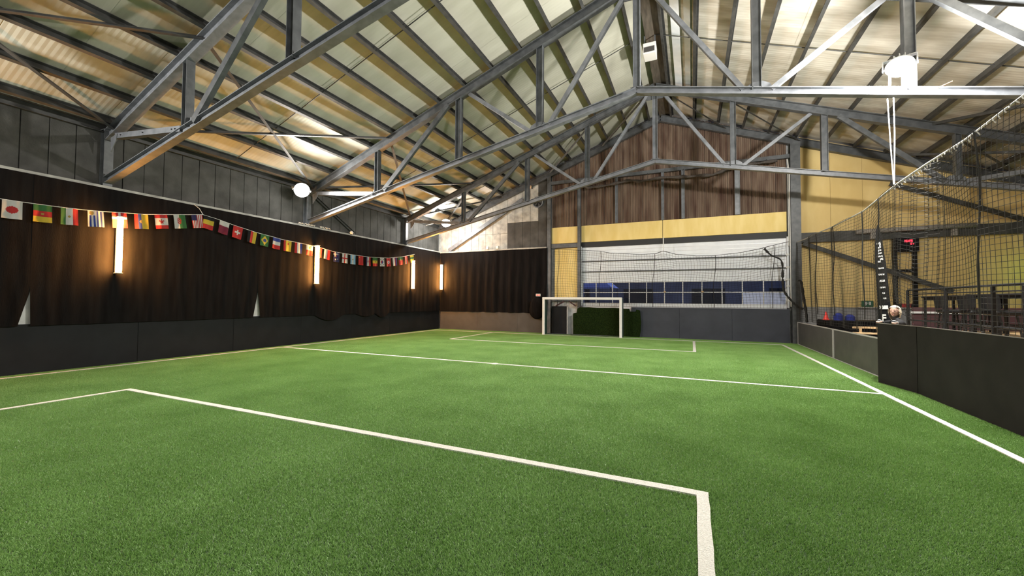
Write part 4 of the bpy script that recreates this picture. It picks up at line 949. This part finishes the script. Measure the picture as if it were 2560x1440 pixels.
# ================================================================== person leaning on the kickboard
pe = thing('person', (4.22, 11.35, 0), 'person with long pale hair in a dark top leaning on the kickboard beside the banner', 'person')
def skin(name, verts, edges, radii, m, root=0, sub=2):
    me = bpy.data.meshes.new(name); me.from_pydata([Vector(v) for v in verts], edges, []); ob = bpy.data.objects.new(name, me); COL.objects.link(ob)
    md = ob.modifiers.new('s', 'SKIN'); md.use_smooth_shade = True
    for i, r in enumerate(radii): me.skin_vertices[0].data[i].radius = r if isinstance(r, tuple) else (r, r)
    me.skin_vertices[0].data[root].use_root = True
    sb = ob.modifiers.new('u', 'SUBSURF'); sb.levels = sub; sb.render_levels = sub
    dg = bpy.context.evaluated_depsgraph_get(); ev = ob.evaluated_get(dg); nm = bpy.data.meshes.new_from_object(ev)
    vs = [v.co.copy() for v in nm.vertices]; fs = [tuple(p.vertices) for p in nm.polygons]
    bpy.data.objects.remove(ob); bpy.data.meshes.remove(nm); a = MB(); a.add(vs, fs); return a
V = [(4.22, 11.40, .86), (4.17, 11.40, 1.02), (4.08, 11.36, 1.18), (4.04, 11.34, 1.29), (4.02, 11.33, 1.36), (4.02, 11.33, 1.44),   # pelvis .. head base
     (4.02, 11.50, 1.27), (3.88, 11.58, 1.24), (3.74, 11.35, 1.285), (3.66, 11.12, 1.29),          # far arm along the board top
     (4.04, 11.17, 1.27), (3.95, 11.02, 1.25), (3.82, 10.86, 1.30), (3.76, 10.70, 1.29),            # near arm
     (4.22, 11.50, .82), (4.22, 11.51, .45), (4.24, 11.52, .07), (4.16, 11.52, .04),
     (4.22, 11.29, .82), (4.22, 11.28, .45), (4.24, 11.27, .07), (4.16, 11.27, .04)]
Ed = [(0, 1), (1, 2), (2, 3), (3, 4), (4, 5), (3, 6), (6, 7), (7, 8), (8, 9), (3, 10), (10, 11), (11, 12), (12, 13), (0, 14), (14, 15), (15, 16), (16, 17), (0, 18), (18, 19), (19, 20), (20, 21)]
Rd = [.13, .12, .135, .12, .055, .06, .06, .05, .042, .032, .06, .05, .042, .032, .085, .06, .045, .035, .085, .06, .045, .035]
b_ = skin('body', V, Ed, Rd, None); build('body', b_, M_jacket, pe, smooth=True)
slv = skin('sleeve', [(3.88, 11.58, 1.24), (3.80, 11.46, 1.275), (3.70, 11.22, 1.30)], [(0, 1), (1, 2)], [.050, .044, .040], None); build('sleeve', slv, M_sleeve, pe, smooth=True)
slv = skin('sleeve', [(3.92, 10.98, 1.26), (3.82, 10.86, 1.30), (3.775, 10.74, 1.295)], [(0, 1), (1, 2)], [.050, .042, .036], None); build('sleeve', slv, M_sleeve, pe, smooth=True)
# head with brow, nose and chin, turned towards the pitch
bm = bmesh.new(); bmesh.ops.create_uvsphere(bm, u_segments=28, v_segments=20, radius=1)
hd = Vector((4.00, 11.33, 1.505)); fd = Vector((-.62, -.78, -.05)).normalized(); sd_ = fd.cross(Vector((0, 0, 1))).normalized(); ud = sd_.cross(fd)
for v in bm.verts:
    q = v.co.copy(); f_, s_, u_ = q.y, q.x, q.z
    wdt = .078*(1-.22*max(0, -u_)); dep = .098; hgt = .118
    f2 = f_*dep
    if f_ > .5:
        nose = math.exp(-((s_/.16)**2+((u_+.10)/.22)**2)); f2 += .026*nose
        for e in (-.38, .38): f2 -= .014*math.exp(-(((s_-e)/.18)**2+((u_-.12)/.14)**2))
        f2 -= .008*math.exp(-((s_/.3)**2+((u_+.48)/.07)**2))
        f2 += .010*math.exp(-((s_/.25)**2+((u_+.8)/.15)**2))
    v.co = hd+fd*f2+sd_*(s_*wdt)+ud*(u_*hgt)
build('head', MB().bm(bm), M_skin, pe, smooth=True)
for e in (-1, 1):
    bm = bmesh.new(); bmesh.ops.create_uvsphere(bm, u_segments=10, v_segments=8, radius=.012); bmesh.ops.translate(bm, verts=bm.verts, vec=hd+fd*.078+sd_*(.030*e)+ud*.014)
    build('eye', MB().bm(bm), mat('eye_dark', (.03, .025, .02), .3), pe, smooth=True)
mo = MB().tube([hd+fd*.093+sd_*(-.024)+ud*-.055, hd+fd*.098+ud*-.057, hd+fd*.093+sd_*(.024)+ud*-.055], .006, 6); build('mouth', mo, mat('lips', (.42, .16, .14), .5), pe)
bm = bmesh.new(); bmesh.ops.create_uvsphere(bm, u_segments=32, v_segments=22, radius=1)
dl = []
for v in bm.verts:
    q = v.co.copy()
    if q.y > .42 and q.z < .55 and abs(q.x) < .72: dl.append(v)
    wv = 1+.03*math.sin(q.x*22+q.z*6); hang = 1.0 if q.z > -.2 else 1+.9*(-q.z-.2)
    v.co = hd+fd*(q.y*.108*wv-.012)+sd_*(q.x*.106*wv*(1+.18*max(0, -q.z)))+ud*(q.z*.132*hang+.006)
bmesh.ops.delete(bm, geom=dl, context='VERTS'); build('hair', MB().bm(bm), M_hair, pe, smooth=True)
for (wx, wy, wz, dx, dy) in ((3.66, 11.12, 1.285, -.35, -.9), (3.76, 10.70, 1.285, -.3, -.95)):
    hm = MB(); dv = Vector((dx, dy, 0)).normalized(); sv = Vector((-dv.y, dv.x, 0)); w0 = Vector((wx, wy, wz))
    pal = skin('palm', [w0, w0+dv*.04, w0+dv*.085], [(0, 1), (1, 2)], [(.022, .018), (.038, .016), (.040, .014)], None, sub=1); hm.add(pal.v, pal.f)
    for i, ln in enumerate((.062, .074, .070, .055)):
        b0 = w0+dv*.088+sv*(.027-.018*i); hm.tube([b0-dv*.02, b0+dv*ln*.5+Vector((0, 0, .008)), b0+dv*ln*.8, b0+dv*ln+Vector((0, 0, -.012))], [.010, .0095, .009, .006], 8)
    b0 = w0+dv*.03+sv*.034; hm.tube([b0-sv*.015, b0+sv*.02+dv*.025, b0+sv*.026+dv*.055], [.012, .011, .007], 8)
    build('hand', hm, M_skin, pe, smooth=True)

# ================================================================== outside the door
build('ground', MB().box(-60, 60, YF+.4, 120, -.3, -.02), M_asph, kind='structure')
sh = thing('far_shed', (0, 60, 0), 'long dark shed across the yard, dim through the door panes', 'shed')
build('wall', MB().box(-45, 40, 60, 66, 0, 5.2), M_shed, sh)
build('roof', MB().prism([(59.4, 5.2), (66.6, 5.2), (63, 7.0)], 0, -45.5, 40.5), M_shed, sh)
for xx in range(-36, 36, 9): build('bay_door', MB().box(xx, xx+4, 59.9, 60, 0, 3.4), M_board, sh)
cn = thing('canopy', (-6.0, 28, 0), 'blue canopy tent in the yard behind the door panes', 'canopy')
build('cover', MB().prism([(-7.3, 2.58), (-4.75, 2.58), (-5.2, 2.95), (-7.0, 2.95)], 1, 26.6, 29.4), M_canopy, cn)
for xx in (-7.2, -4.85):
    for yy in (26.7, 29.3): build('pole', MB().box(xx-.03, xx+.03, yy-.03, yy+.03, 0, 2.55), M_steel, cn)

# green stage lamp beyond the frame, spilling on the yellow wall
gl = thing('stage_lamp', (10.6, 18.6, 2.75), 'green stage lamp on the seating-side wall shining on the yellow panels', 'lamp')
build('housing', MB().tube([(10.9, 18.6, 2.8), (10.68, 18.75, 2.8)], .08, 12), M_black, gl)
build('lens', MB().tube([(10.68, 18.75, 2.8), (10.67, 18.757, 2.8)], .07, 12), mat('green_lens', (.25, 1.0, .05), .5, emit=8), gl)
light('lamp', (10.58, 19.05, 2.8), 5, .05, (.35, 1.0, .05), gl)
